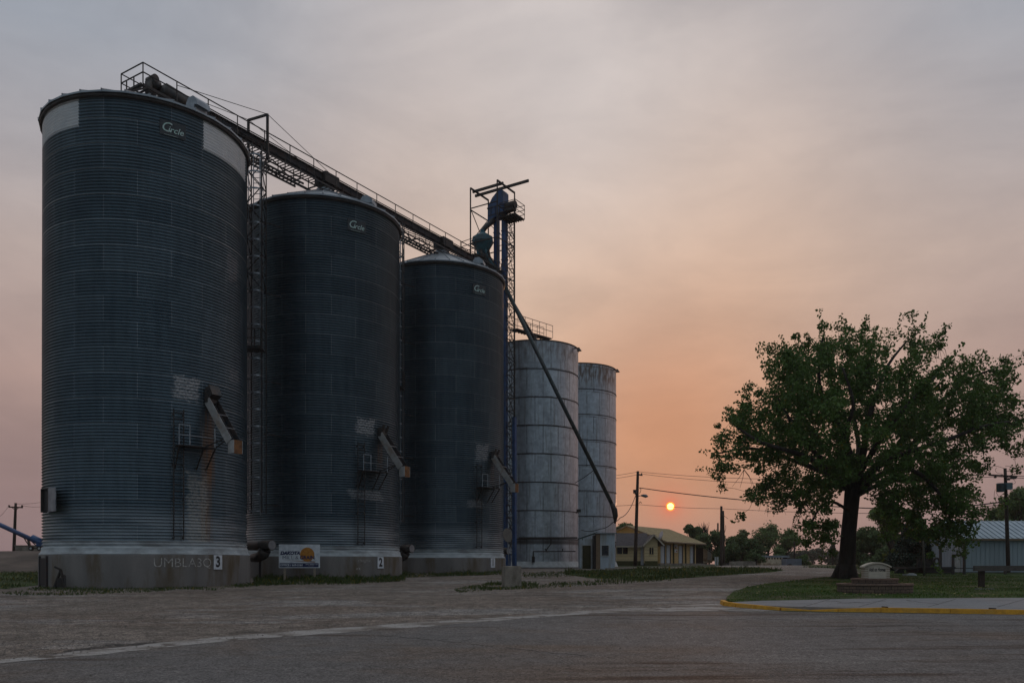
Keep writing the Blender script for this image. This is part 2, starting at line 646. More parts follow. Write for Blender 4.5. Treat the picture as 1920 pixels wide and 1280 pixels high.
# ================================================================== SETTING
land = sheet('ground', [(-700, -60), (700, -60), (700, 760), (-700, 760)], M_land, 0.0)
tag(land, kind='structure')
gravel = sheet('gravel_lot', [(-90, 2)] + [(-90, 60), (-30, 66), (-3, 74), (6, 76)] +
               wpoly([(1180, 1063), (1330, 1062)]) + [(34, 120), (42, 150), (60, 190), (70, 190), (50, 150), (40, 120)] +
               wpoly([(1530, 1063.5), (1600, 1069), (1620, 1077), (1500, 1090), (1400, 1104), (1362, 1122), (1357, 1132), (1400, 1146), (1300, 1150)]) +
               [(2, 20), (-20, 2)], M_gravel, 0.004)
tag(gravel, kind='structure')
strip_up = [(1357, 1131), (1250, 1135), (1120, 1143), (1000, 1153), (734, 1170), (440, 1191), (150, 1221), (0, 1238)]
strip_lo = [(0, 1244), (190, 1227), (440, 1200), (796, 1175), (1000, 1158), (1130, 1149), (1300, 1145), (1480, 1147)]
roadp = [(-30, -10)] + wpoly(strip_lo) + wpoly([(1700, 1150), (1920, 1152)]) + [(60, 22.5), (120, 22.5), (120, -40), (-30, -40)]
road = sheet('asphalt_road', roadp, M_asphalt, 0.008)
tag(road, kind='structure')
gut = sheet('concrete_gutter', wpoly(list(reversed(strip_up))) + wpoly([(1385, 1139)]) + wpoly(list(reversed(strip_lo))) + [(-12, 10), (-12.4, 10.4)],
            M_gutter, 0.012, wob=.07)
tag(gut, kind='structure')
crumb = sheet('crumbled_asphalt', wpoly([(60, 1232), (110, 1222), (190, 1210), (300, 1203), (430, 1204), (445, 1210), (330, 1218), (240, 1224), (130, 1231)]),
              ground_mat('crumbled_asphalt', [(3, (1, 1, 1), .45, .60, (.13, .105, .09), 0, (0, 0, 0))], (.065, .058, .055), [(12, .5), (30, .5)], 1.0), 0.0065, wob=.12, sub=.15)
tag(crumb, kind='structure')
# raised lawn and sidewalk on the right
isl_back = [(1700, 1071), (1620, 1077), (1560, 1083), (1500, 1090), (1440, 1097), (1400, 1104), (1374, 1114), (1362, 1124)]
isl_front = [(1364, 1130), (1385, 1133), (1430, 1131), (1520, 1129), (1600, 1127), (1920, 1125)]
lawnp = [(60, 60)] + [(40, 62)] + wpoly(isl_back) + wpoly(isl_front) + [(60, 29.5)]
lawn = sheet('lawn', lawnp, M_turf, 0.10, thick=.16)
tag(lawn, kind='structure')
curb_px = [(1358, 1132), (1364, 1135.5), (1385, 1138), (1420, 1140.5), (1465, 1143), (1520, 1144.5), (1570, 1145.5), (1650, 1146.5), (1780, 1148.5), (1920, 1151)]
cw = wpoly(curb_px) + [(24, 23.4), (60, 23.0)]
walkp = cw[1:] + [(60, 29.4)] + list(reversed(wpoly([(1385, 1134), (1430, 1132), (1520, 1130), (1600, 1128), (1920, 1126)])))
walk = sheet('sidewalk', walkp, M_walk, 0.115, thick=.14)
tag(walk, kind='structure')
b = B()
hs = [.14, .14, .13, .12, .08, .03, .08, .13, .13, .13, .13, .13]
for i in range(len(cw) - 1):
    a, c_ = Vector(cw[i] + (0,)), Vector(cw[i + 1] + (0,))
    nseg = 1 if (c_ - a).length < 3 else 4
    for k in range(nseg):
        p, q = a.lerp(c_, k / nseg), a.lerp(c_, (k + 1) / nseg)
        h0, h1 = hs[i] + (hs[i + 1] - hs[i]) * k / nseg, hs[i] + (hs[i + 1] - hs[i]) * (k + 1) / nseg
        t = (q - p).normalized()
        nn = Vector((t.y, -t.x, 0)) * .16
        p2 = p + t * .004
        q2 = q - t * (.012 if k == nseg - 1 and i > 5 else 0.0)
        z0, z1 = G(p.y), G(q.y)
        b.box8([p2 + nn + Vector((0, 0, z0 - .1)), q2 + nn + Vector((0, 0, z1 - .1)), q2 - nn * .1 + Vector((0, 0, z1 - .1)), p2 - nn * .1 + Vector((0, 0, z0 - .1)),
                p2 + nn * .75 + Vector((0, 0, z0 + h0)), q2 + nn * .75 + Vector((0, 0, z1 + h1)), q2 - nn * .1 + Vector((0, 0, z1 + h1)), p2 - nn * .1 + Vector((0, 0, z0 + h0))])
cb = b.build('kerb', MT['curb'])
tag(cb, kind='structure')
b = B()
for px, py in ((1660, 1146.6), (1862, 1149.6)):
    q = gp(px, py)
    b.box((q.x, q.y + .03, q.z + .06), (.03, .24, .20), rot=.25)
o = b.build('kerb_joint', MT['black_paint_and_shade'])
tag(o, kind='structure')

b = B()
for px, wx in ((1500, -.35), (1605, .1), (1735, .5), (1865, .8)):
    q0, q1 = gp(px, 1146), gp(px + 60, 1128)
    for k in range(5):
        a, c_ = q0.lerp(q1, .08 + k * .17), q0.lerp(q1, .08 + (k + 1) * .17)
        a.z, c_.z = G(a.y) + .1165, G(c_.y) + .1165
        b.bar(a, c_, .022, .003)
rr = random.Random(4)
for (x0_, y0_, x1_, y1_) in ((1535, 1132, 1620, 1137), (1570, 1137, 1660, 1133), (1700, 1131, 1760, 1139)):
    pr = gp(x0_, y0_)
    for k in range(1, 9):
        q = gp(x0_ + (x1_ - x0_) * k / 8, y0_ + (y1_ - y0_) * k / 8 + rr.uniform(-1.0, 1.0))
        a, c_ = Vector((pr.x, pr.y, G(pr.y) + .1167)), Vector((q.x, q.y, G(q.y) + .1167))
        b.bar(a, c_, rr.uniform(.015, .05), .003)
        pr = q
o = b.build('pavement_joint', material('crack_dirt', (.045, .038, .033), None, .95))
tag(o, kind='structure')
b = B()
for (pts_) in (((1120, 1158), (1260, 1163), (1420, 1160), (1600, 1168), (1790, 1166)), ((700, 1190), (860, 1204), (1010, 1222), (1180, 1236)), ((1560, 1180), (1690, 1172), (1800, 1186))):
    full = []
    for (xa_, ya_), (xb_, yb_) in zip(pts_, pts_[1:]):
        for k in range(12):
            full.append((xa_ + (xb_ - xa_) * k / 12 + rr.uniform(-4, 4), ya_ + (yb_ - ya_) * k / 12 + rr.uniform(-.9, .9)))
    for (xa_, ya_), (xb_, yb_) in zip(full, full[1:]):
        if rr.random() < .22:
            continue
        a, c_ = gp(xa_, ya_), gp(xb_, yb_)
        a.z += .0105
        c_.z += .0105
        b.bar(a, c_, rr.uniform(.012, .032), .003)
o = b.build('asphalt_crack', material('crack_fill', (.05, .043, .04), None, .95))
tag(o, kind='structure')

# dirt embankment on the left
rr = random.Random(3)
b = B()
nx, ny = 90, 26
xs = [-130 + 115 * i / nx for i in range(nx + 1)]
prof = [(58.5, -.15), (60, .15), (62, .55), (64, 1.05), (66, 1.38), (68, 1.52), (71, 1.56), (80, 1.56), (110, 1.5), (150, 1.2), (190, -.3)]
ys = []
for i in range(len(prof) - 1):
    k = 4 if i < 6 else 1
    for j in range(k):
        t = j / k
        ys.append((prof[i][0] + (prof[i + 1][0] - prof[i][0]) * t, prof[i][1] + (prof[i + 1][1] - prof[i][1]) * t))
ys.append(prof[-1])
for j, (yy, hh) in enumerate(ys):
    for i, xx in enumerate(xs):
        ero = (math.sin(xx * 1.7 + math.sin(xx * .6) * 2 + yy * .9) * .10 + math.sin(xx * 4.1 + yy * .8) * .06 + rr.uniform(-.05, .05)) * (1 if .2 < hh < 1.45 else .15)
        b.v.append((xx, yy + ero * 3, G(min(yy, 66)) + hh + ero))
for j in range(len(ys) - 1):
    for i in range(nx):
        k = j * (nx + 1) + i
        b.f.append((k, k + 1, k + nx + 2, k + nx + 1))
        b.m.append(0)
emb = b.build('embankment', MT['dirt_bank'], smooth=True)
tag(emb, kind='structure')


# ================================================================== GRAIN BINS
U = Vector((.534, .845, 0)).normalized()      # row direction (along the conveyor)
NN = Vector((.845, -.534, 0)).normalized()     # towards the road
STEP = Vector((6.485, 10.255, 0))
BINS = [Vector((-18.30, 41.69, 0)), Vector((-11.80, 51.94, 0)), Vector((-5.33, 62.20, 0))]
RB, ZB, ZT = 4.69, 2.13, 22.73


def cyl_pt(c, phi, r, z):
    a = R_(phi)
    return Vector((c.x + r * math.sin(a), c.y - r * math.cos(a), z))


def bin_wall_mat(name, patches, dark=1.0):
    m = bpy.data.materials.new(name)
    m.use_nodes = True
    n = Nodes(m.node_tree)
    uv = n.new('ShaderNodeTexCoord').outputs['UV']
    sp = n.new('ShaderNodeSeparateXYZ')
    n.put(sp.inputs[0], uv)
    u_, v_ = sp.outputs[0], sp.outputs[1]
    br = n.new('ShaderNodeTexBrick')
    n.put(br.inputs['Vector'], uv)
    br.inputs['Scale'].default_value = 1.0
    br.inputs['Brick Width'].default_value = 2.9
    br.inputs['Row Height'].default_value = 1.14
    br.inputs['Mortar Size'].default_value = .012
    br.inputs['Mortar Smooth'].default_value = .3
    br.inputs['Color1'].default_value = (.098 * dark, .148 * dark, .186 * dark, 1)
    br.inputs['Color2'].default_value = (.142 * dark, .200 * dark, .242 * dark, 1)
    br.inputs['Mortar'].default_value = (.36 * dark, .41 * dark, .45 * dark, 1)
    col = br.outputs[0]
    st = n.noise(n.mapping(uv, scale=(3.0, .22, 1)), 1.2, 6, .65)
    col = n.mix(n.mr(st, .40, .75), col, n.mix(1.0, col, (.72, .73, .75), 'MULTIPLY'))
    bl = n.noise(uv, .45, 5, .6)
    col = n.mix(1.0, col, n.mix(n.mr(bl, .3, .7), (.84, .85, .86), (1.16, 1.15, 1.14)), 'MULTIPLY')
    # lighter toward the washed lower rings
    lowm = n.m('MULTIPLY', n.mr(v_, 2.3 + ZB, 1.6 + ZB), n.mr(n.noise(n.mapping(uv, scale=(.3, 2, 1)), .8, 3), .3, .55))
    col = n.mix(n.m('MULTIPLY', lowm, .45), col, (.46, .51, .55))
    mtot = None
    for (phi, hw, z0, z1, colr, stren, kind) in patches:
        uc = R_(phi) * RB
        du = n.m('DIVIDE', n.m('ABSOLUTE', n.m('SUBTRACT', u_, uc)), hw)
        dv = n.m('DIVIDE', n.m('ABSOLUTE', n.m('SUBTRACT', v_, (z0 + z1) / 2)), (z1 - z0) / 2)
        d_ = n.m('MAXIMUM', du, dv)
        if kind == 'rust':
            nn = n.noise(n.mapping(uv, scale=(7, .25, 1)), 1.5, 5, .7)
            msk = n.m('MULTIPLY', n.mr(d_, 1.0, .5), n.mr(nn, .40, .58))
        else:
            nn = n.noise(n.mapping(uv, scale=(1, 1.6, 1)), 2.6, 6, .75, .5)
            d_ = n.m('ADD', d_, n.m('MULTIPLY', n.m('SUBTRACT', nn, .5), 2.2))
            nn2 = n.noise(n.mapping(uv, loc=(5, 5, 0)), 9.0, 3, .7)
            msk = n.m('MULTIPLY', n.mr(d_, 1.0, .82), n.mr(nn2, .36, .56))
        ms_ = n.m('MULTIPLY', msk, stren)
        mtot = ms_ if mtot is None else n.m('MAXIMUM', mtot, ms_)
        col = n.mix(ms_, col, colr)
    bs = n.new('ShaderNodeBsdfPrincipled')
    n.put(bs.inputs['Base Color'], col)
    n.put(bs.inputs['Metallic'], n.m('MULTIPLY', n.m('SUBTRACT', 1.0, mtot), .72))
    bs.inputs['Roughness'].default_value = .40
    o = n.new('ShaderNodeOutputMaterial')
    m.node_tree.links.new(bs.outputs[0], o.inputs[0])
    return m


PAINTC = (.52, .52, .53)
patch = [
    [(43.5, .62, 9.2, 10.35, PAINTC, .85, 'p'), (51, 1.0, 9.0, 9.4, PAINTC, .0, 'p'), (78, .5, 15.5, 16.9, (.3, .3, .32), .5, 'p'), (80, .5, 10.5, 11.3, (.3, .3, .32), .5, 'p'),
     (56, .40, 1.2, 9.0, (.26, .15, .08), .8, 'rust'), (50, .55, 2.0, 5.9, (.50, .48, .44), .6, 'p'), (58, .35, 5, 9.4, (.24, .12, .06), .8, 'rust')],
    [(43.5, .66, 9.2, 10.2, PAINTC, .75, 'p'), (45, 1.25, 5.4, 6.0, PAINTC, .45, 'p'), (57, .3, 7.2, 9.0, (.22, .12, .06), .6, 'rust')],
    [(43.5, .62, 9.0, 10.2, PAINTC, .55, 'p'), (36, .7, 5.6, 6.2, PAINTC, .4, 'p'), (57, .3, 7.2, 9.0, (.20, .11, .06), .4, 'rust')],
]
M_bright = material('new_galvanised_sheet', (.92, .93, .94), (.82, .85, .88), .5, .0, 2)
M_band = material('white_washed_band', (.50, .54, .56), (.38, .42, .45), .75, .1, 2, stretch=(1, 1, 3), grime=(.26, .27, .28))
M_roof = material('bin_roof_metal', (.36, .39, .42), (.25, .28, .31), .42, .6, 1.5)
PITCH, AMP, SEG = 0.144, 0.046, 120


def bin_wall(i, c, parent, bright, m_wall):
    nr = int((ZT - 2.38) / PITCH)
    zs, rs = [], []
    for k in range(nr * 4 + 1):
        zs.append(2.38 + k * PITCH / 4)
        rs.append(RB * (1 - .010 * (zs[-1] - ZB) / 20.6) + AMP * math.sin(k * math.pi / 2) * 1.0)
    zs, rs = np.array(zs), np.array(rs)
    ph = np.linspace(-math.pi, math.pi, SEG + 1)
    X = np.outer(rs, np.sin(ph))
    Y = -np.outer(rs, np.cos(ph))
    Z = np.repeat(zs[:, None], SEG + 1, 1)
    V = np.stack([X, Y, Z], -1).reshape(-1, 3)
    kr = len(zs)
    idx = np.arange(kr * (SEG + 1)).reshape(kr, SEG + 1)
    Fc = np.stack([idx[:-1, :-1], idx[:-1, 1:], idx[1:, 1:], idx[1:, :-1]], -1).reshape(-1, 4)
    me = bpy.data.meshes.new('wall')
    me.from_pydata(V.tolist(), [], Fc.tolist())
    me.materials.append(m_wall)
    me.materials.append(M_bright)
    me.materials.append(M_band)
    uvl = me.uv_layers.new(name='UVMap')
    UV = np.stack([np.repeat((ph * RB)[None, :], kr, 0), Z], -1).reshape(-1, 2)
    uvl.data.foreach_set('uv', UV[Fc.reshape(-1)].astype(np.float32).reshape(-1))
    mi = np.zeros((kr - 1, SEG), dtype=np.int32)
    pm = np.degrees((ph[:-1] + ph[1:]) / 2)
    zm = (zs[:-1] + zs[1:]) / 2
    for (p0, p1, z0, z1) in bright:
        mi[np.ix_((zm > z0) & (zm < z1), (pm > p0) & (pm < p1))] = 1
    mi[zm < 2.72, :] = 2
    me.polygons.foreach_set('material_index', mi.reshape(-1))
    me.polygons.foreach_set('use_smooth', [True] * len(Fc))
    me.update()
    ob = bpy.data.objects.new('wall', me)
    COL.objects.link(ob)
    ob.parent = parent
    ORG[ob.name] = ORG[parent.name]
    ob.location = Vector((c.x, c.y, 0)) - ORG[parent.name]
    return ob


def cyl_text(b, s, size, c, phi, r, z, **kw):
    text_into(b, s, size, lambda x, y: cyl_pt(c, phi + math.degrees(x / r), r, z + y), **kw)


BIN_LABEL = [
    'dark corrugated grain bin numbered 3 on its concrete base, nearest of the three',
    'dark corrugated grain bin numbered 2, middle of three, signboard before its base',
    'dark corrugated steel grain bin numbered 1, farthest of the three, beside the blue elevator leg']
for i, c in enumerate(BINS):
    gz = G(c.y - 4)
    root = thing('grain_bin', BIN_LABEL[i], 'grain bin', (c.x, c.y, gz), 'corrugated grain bins in a row')
    b = B()
    b.lathe((c.x, c.y, 0), [(4.86, gz - .8), (4.86, 2.02), (4.84, 2.09), (4.70, 2.13), (0.1, 2.13)], 72)
    fd = b.build('foundation', M_fdn, root, smooth=False)
    for p in fd.data.polygons:
        p.use_smooth = abs(p.normal.z) < .2
    b = B()
    b.lathe((c.x, c.y, 0), [(4.84, 2.10), (4.83, 2.15), (4.755, 2.24), (4.745, 2.37), (4.745, 2.42), (4.66, 2.44)], 96)
    b.build('base_flashing', M_band, root, smooth=True)
    mw = bin_wall_mat('corrugated_wall_%d' % (3 - i), patch[i], [1.0, .72, .74][i])
    bright = [(-70, -16.5, 21.35, 22.6), (55, 100, 21.2, 22.55)] if i == 0 else []
    wall = bin_wall(i, c, root, bright, mw)
    # roof
    b = B()
    NS = 30
    b.mat(0)
    b.lathe((c.x, c.y, 0), [(4.60, 22.70), (4.86, 22.70), (4.86, 22.78), (.5, 24.92), (.5, 25.10), (.1, 25.2)], NS)
    roof = b.build('roof', M_roof, root)
    b = B()
    for k in range(NS):
        ph = 360 * k / NS
        b.bar(cyl_pt(c, ph, 4.87, 22.80), cyl_pt(c, ph, .55, 24.93), .04, .06)
        p0 = cyl_pt(c, ph, 4.84, 22.78)
        b.bar(p0 + Vector((0, 0, -.10)), p0 + Vector((0, 0, .07)), .05)
    b.build('roof_rib', MT['galv_part'], roof)
    b = B()
    b.lathe((c.x, c.y, 0), [(4.72, 22.52), (4.80, 22.54), (4.80, 22.70), (4.72, 22.70)], 96)
    b.build('eave_ring', MT['black_steel'], roof, smooth=True)
    # rain hood vents on the roof
    for (ph, rr_) in ((78, 2.9),) if i else ((60, 3.6),):
        p = cyl_pt(c, ph, rr_, 0)
        zr = 22.78 + (4.86 - rr_) * .491
        b = B()
        t = Vector((math.cos(R_(ph)), math.sin(R_(ph)), 0))
        rdir = Vector((math.sin(R_(ph)), -math.cos(R_(ph)), 0))
        hood = [(-.35, 0), (-.35, .35), (-.18, .60), (.15, .62), (.42, .38), (.46, .12), (.25, .18), (.2, -.2), (-.1, -.2)]
        b.prism([p + rdir * x + Vector((0, 0, zr + z)) - t * .38 for x, z in hood], t * .76)
        b.build('roof_vent', MT['galv_part'], roof)
    # brand plate with lettering near the eave
    b = B()
    pc = [36.0, 36.0, 40.0][i]
    for k in range(8):
        p0, p1 = pc - 7 + 14 * k / 8, pc - 7 + 14 * (k + 1) / 8
        b.add([cyl_pt(c, p0, 4.715, 21.78), cyl_pt(c, p1, 4.715, 21.78), cyl_pt(c, p1, 4.715, 22.46), cyl_pt(c, p0, 4.715, 22.46)], [(0, 1, 2, 3)])
    plate = b.build('brand_plate', material('dark_plate_%d' % i, (.05, .06, .07), (.035, .04, .045), .6, .3, 4), wall)
    b = B()
    cyl_text(b, 'C', .62, c, pc - 3.8, 4.728, 22.13, shear=.25, bold=.002)
    cyl_text(b, 'ircle', .40, c, pc + 1.3, 4.728, 22.06, shear=.3, bold=.004)
    cyl_text(b, '______', .20, c, pc - 1.0, 4.728, 21.88, bold=.002)
    b.build('brand_lettering', MT['logo'], plate)
    # number board on the base
    pn = [61.6, 54.8, 54.1][i]
    nrm = Vector((math.sin(R_(pn)), -math.cos(R_(pn)), 0))
    tg = Vector((math.cos(R_(pn)), math.sin(R_(pn)), 0))
    q = cyl_pt(c, pn, 4.885, 1.74)
    b = B()
    b.box(q, (.50, .02, .68), X=tg, Y=nrm, Z=(0, 0, 1))
    nb = b.build('number_board', MT['white_clean'], root)
    b = B()
    text_into(b, '321'[i], .70, lambda x, y: q + nrm * .016 + tg * x + Vector((0, 0, y - .0)), bold=[.022, .022, .010][i], xs=.85)
    b.build('number', MT['black_paint_and_shade'], nb)
    # chalk scrawl
    b = B()
    if i == 0:
        cyl_text(b, 'UMBLA3Q', .60, c, 41.5, 4.872, 1.70, bold=-.006, xs=1.0)
    elif i == 1:
        cyl_text(b, 'chogaiv.', .28, c, 41, 4.872, 1.86, shear=.2, bold=-.002)
        b.build('chalk_scrawl', MT['chalk'], fd)
        b = B()
        cyl_text(b, 'xx', .3, c, 36, 4.872, 1.40, shear=.2, bold=-.002)
    if b.v:
        b.build('chalk_scrawl', MT['chalk'], fd)
    # discharge spout, out along NN
    ph = math.degrees(math.atan2(NN.x, -NN.y))
    base = Vector((c.x, c.y, 0))

    def L(r, t, z):
        return base + NN * r + U * t + Vector((0, 0, z))
    sp_top, sp_end = (4.85, 9.35), (6.42, 7.30)
    b = B()
    dx = Vector((NN.x * (sp_end[0] - sp_top[0]), NN.y * (sp_end[0] - sp_top[0]), sp_end[1] - sp_top[1]))
    dn = dx.normalized()
    upv = U.cross(dn).normalized()
    if upv.z < 0:
        upv = -upv
    A0, A1 = L(sp_top[0], 0, sp_top[1]), L(sp_end[0], 0, sp_end[1])
    hw, hh = .27, .32
    # open-topped trough: floor + two sides + cross straps
    b.mat(1)  # rusty floor and far side coloured dark for the trough's inner shade
    b.bar(A0 - upv * hh * .5, A1 - upv * hh * .5, hw * 2 - .03, .02, up=upv)
    b.mat(0)
    for s_ in (-1, 1):
        o_ = U * (hw * s_)
        b.mat(1 if s_ > 0 else 0)
        b.bar(A0 + o_, A1 + o_, .02, hh * (1.3 if s_ < 0 else .9), up=upv)
    spout = b.build('discharge_spout', [MT['chute'], MT['rust_and_shade']], root)
    for t in (.42, .74):
        b = B()
        pt = A0.lerp(A1, t) + upv * hh * .6
        b.bar(pt - U * hw, pt + U * hw, .05, .03)
        b.build('cross_strap', MT['galv_part'], spout)
    b = B()
    e0 = A1 + Vector((0, 0, -.25)) + NN * .1
    b.mat(1)
    b.box(e0 + NN * .18, (.02, .46, .62), X=NN, Y=U, Z=(0, 0, 1))
    b.mat(0)
    for s_ in (-1, 1):
        b.box(e0 + U * (.24 * s_), (.40, .02, .60), X=NN, Y=U, Z=(0, 0, 1))
    b.box(e0 - NN * .2, (.02, .46, .40), X=NN, Y=U, Z=(0, 0, 1))
    b.build('spout_tip', [MT['chute'], MT['rust']], spout)
    b = B()
    if i == 0:
        b.box(A0 + Vector((0, 0, .38)) + NN * .10, (.42, .56, .52), X=(NN + Vector((0, 0, .5))).normalized(), Y=U, Z=(Vector((0, 0, 1)) - NN * .5).normalized())
    else:
        for s_ in (-.2, .2):
            b.bar(A0 + U * s_, A0 + U * s_ + Vector((0, 0, .55)) + NN * .25, .16, .05)
    b.box(A0 + Vector((0, 0, .15)) - NN * .1, (.36, .6, .5), X=NN, Y=U, Z=(0, 0, 1))
    b.build('spout_hood', MT['dark_steel'], spout)
    b = B()
    b.bar(L(4.7, -.5, 7.05), A0.lerp(A1, .86), .05)
    b.bar(L(4.7, .3, 7.15), A0.lerp(A1, .86), .04)
    b.build('brace', MT['black_steel'], spout)
    # ladder
    lp = 38.5
    n2 = Vector((math.sin(R_(lp)), -math.cos(R_(lp)), 0))
    t2 = Vector((math.cos(R_(lp)), math.sin(R_(lp)), 0))
    c3 = Vector((c.x, c.y, 0))
    b = B()
    for s_ in (-.22, .22):
        b.bar(c3 + n2 * 4.86 + t2 * s_ + Vector((0, 0, 2.75)), c3 + n2 * 4.86 + t2 * s_ + Vector((0, 0, 8.75)), .045)
        for z in (2.85, 4.6, 6.2, 8.5):
            b.bar(c3 + n2 * 4.68 + t2 * s_ + Vector((0, 0, z)), c3 + n2 * 4.86 + t2 * s_ + Vector((0, 0, z)), .05)
    z = 2.9
    while z < 8.6:
        b.bar(c3 + n2 * 4.86 - t2 * .22 + Vector((0, 0, z)), c3 + n2 * 4.86 + t2 * .22 + Vector((0, 0, z)), .028)
        z += .3
    b.build('ladder', MT['black_steel'], root)
    # platform
    b = B()
    pa = []
    for pp in (37, 43, 49, 55):
        pa.append(pp)
    for k in range(3):
        p0, p1 = pa[k], pa[k + 1]
        q = [cyl_pt(c, p0, 4.74, 7.02), cyl_pt(c, p1, 4.74, 7.02), cyl_pt(c, p1, 5.45, 7.02), cyl_pt(c, p0, 5.45, 7.02)]
        b.box8(q + [x + Vector((0, 0, .05)) for x in q])
    for pp in (37, 49, 55):
        b.bar(cyl_pt(c, pp, 5.42, 7.0), cyl_pt(c, pp, 4.72, 6.05), .05)
    plat = b.build('platform', MT['black_steel'], root)
    b = B()
    for pp in (37, 42, 55):
        b.bar(cyl_pt(c, pp, 5.42, 7.05), cyl_pt(c, pp, 5.42, 7.98), .04)
    for z in (7.5, 7.97):
        for p0, p1 in ((37, 42), (42, 48), (48, 55)) if z < 7.9 else ((37, 42),):
            b.bar(cyl_pt(c, p0, 5.42, z), cyl_pt(c, p1, 5.42, z), .035)
        b.bar(cyl_pt(c, 37, 5.42, z), cyl_pt(c, 37, 4.72, z), .035)
    b.build('railing', MT['galv_part'], plat)
    if i == 0:
        # open hatch box on the left flank, rust-framed doorway in the base
        ph = -37.5
        n2 = Vector((math.sin(R_(ph)), -math.cos(R_(ph)), 0))
        t2 = Vector((math.cos(R_(ph)), math.sin(R_(ph)), 0))
        q = c3 + n2 * 4.85 + Vector((0, 0, 4.56))
        b = B()
        b.box(q + n2 * .02, (.62, .06, 1.0), X=t2, Y=n2, Z=(0, 0, 1))  # black panel gives the shade inside the open hatch by colour
        b.mat(1)
        for s_ in (-1, 1):
            b.box(q + t2 * (.35 * s_) + n2 * .02, (.07, .26, 1.08), X=t2, Y=n2, Z=(0, 0, 1))
        b.box(q + n2 * .02 + Vector((0, 0, .53)), (.64, .26, .05), X=t2, Y=n2, Z=(0, 0, 1))
        hb = b.build('hatch', [MT['black_paint_and_shade'], MT['dark_steel']], root)
        b = B()
        lv = Vector((.80, -.60, 0))
        b.box(q + t2 * .37 + n2 * .12 + lv * .34, (.66, .05, 1.06), X=lv, Y=(.6, .8, 0), Z=(0, 0, 1))
        b.build('hatch_door', MT['galv_part'], hb)
        ph = -43
        n2 = Vector((math.sin(R_(ph)), -math.cos(R_(ph)), 0))
        t2 = Vector((math.cos(R_(ph)), math.sin(R_(ph)), 0))
        q = c3 + n2 * 4.82 + Vector((0, 0, 1.30))
        b = B()
        b.box(q, (.80, .14, 1.25), X=t2, Y=n2, Z=(0, 0, 1))  # black slab stands for the unlit space behind the doorway
        b.mat(1)
        for s_ in (-1, 1):
            b.box(q + t2 * (.46 * s_) + n2 * .02, (.10, .14, 1.45), X=t2, Y=n2, Z=(0, 0, 1))
        b.build('doorway', [MT['black_paint_and_shade'], MT['rust_and_shade']], root)

# leaning steel frame at the left of the first base
fr = thing('steel_stand', 'small black angular steel frame leaning on the left end of the bin 3 base', 'frame', gp(112, 1103.5))
b = B()
fo = gp(112, 1103.5)
q = [fo + Vector(v) for v in ((-.32, .1, 0), (.30, -.1, 0), (.05, 0, .85), (-.25, .05, .98), (.22, 0, .60))]
for a_, c_ in ((0, 2), (1, 2), (2, 3), (0, 4), (1, 4), (0, 1)):
    b.bar(q[a_], q[c_], .09, .07)
b.box(fo + Vector((.05, .02, .28)), (.34, .10, .42), rot=.3)
b.build('stand_bars', MT['black_steel'], fr)

# ------------------------------------------------------------------ overhead conveyor
C1 = BINS[0]


def Q(t, off, z):
    p = Vector((C1.x, C1.y, 0)) + STEP * t + NN * off
    p.z = z
    return p


cv = thing('overhead_conveyor', 'long rusty overhead conveyor with catwalk running over the roofs of the three bins', 'conveyor', Q(0, 0, 22.7))
T0, T1 = -.085, 2.66
b = B()
b.bar(Q(.07, .02, 25.79), Q(T1, .02, 25.79), .42, .36)
nj = 40
for k in range(nj):
    t = .1 + (T1 - .12) * k / nj
    b.bar(Q(t, -.22, 25.80), Q(t, .26, 25.80), .05, .42)
b.bar(Q(.09, .02, 25.985), Q(T1, .02, 25.985), .62, .03)
hs_ = b.build('conveyor_housing', MT['rust_and_shade'], cv)
for t, s_ in ((1.02, 1.0), (2.02, 1.0)):
    b = B()
    b.bar(Q(t - .05, .02, 25.78), Q(t + .05, .02, 25.78), .95, .62)
    b.bar(Q(t - .03, 0, 25.5), Q(t + .03, 0, 25.5), .6, .9)
    b.build('transfer_box', MT['black_steel'], hs_)
# motor and drive at the near end
b = B()
b.tube([Q(.005, -.1, 26.0), Q(.05, -.1, 26.0)], .26, 14)
b.tube([Q(.02, .2, 26.2), Q(.02, -.4, 26.2)], .20, 12)
b.bar(Q(.05, .15, 25.72), Q(.25, .15, 25.60), .75, .62)
b.bar(Q(.0, .0, 25.15), Q(.0, .0, 25.9), .3)
b.build('drive_motor', MT['dark_steel'], cv, smooth=True)
# catwalk
b = B()
for off in (.38, 1.02):
    b.bar(Q(T0, off, 24.90), Q(T1 - .06, off, 24.90), .04, .08)
t = T0
while t < T1 - .06:
    b.bar(Q(t, .38, 24.92), Q(t, 1.02, 24.92), .06, .03)
    t += .0205
for off in (-.45,):
    b.bar(Q(T0, off, 24.92), Q(T1, off, 24.92), .06, .14)
t = T0
while t < T1:
    b.bar(Q(t, -.45, 24.90), Q(t, .4, 24.90), .08, .06)
    b.bar(Q(t, -.30, 24.92), Q(t, -.30, 25.56), .05)
    b.bar(Q(t, .30, 24.92), Q(t, .30, 25.56), .05)
    t += .10
b.build('catwalk', MT['dark_steel'], cv)
# trusses in the gaps
for (a_, z_) in ((.30, .80), (1.12, 1.90), (2.12, 2.60)):
    b = B()
    for off in (.05, .75):
        b.bar(Q(a_, off, 24.40), Q(z_, off, 24.40), .07, .10)
        n_ = int((z_ - a_) / .085)
        for k in range(n_):
            t0, t1 = a_ + (z_ - a_) * k / n_, a_ + (z_ - a_) * (k + 1) / n_
            if k % 2 == 0:
                b.bar(Q(t0, off, 24.40), Q(t1, off, 24.86), .045)
            else:
                b.bar(Q(t0, off, 24.86), Q(t1, off, 24.40), .045)
    t = a_
    while t < z_:
        b.bar(Q(t, .05, 24.38), Q(t, .75, 24.38), .07, .03)
        t += .024
    b.build('truss', MT['black_steel'], cv)
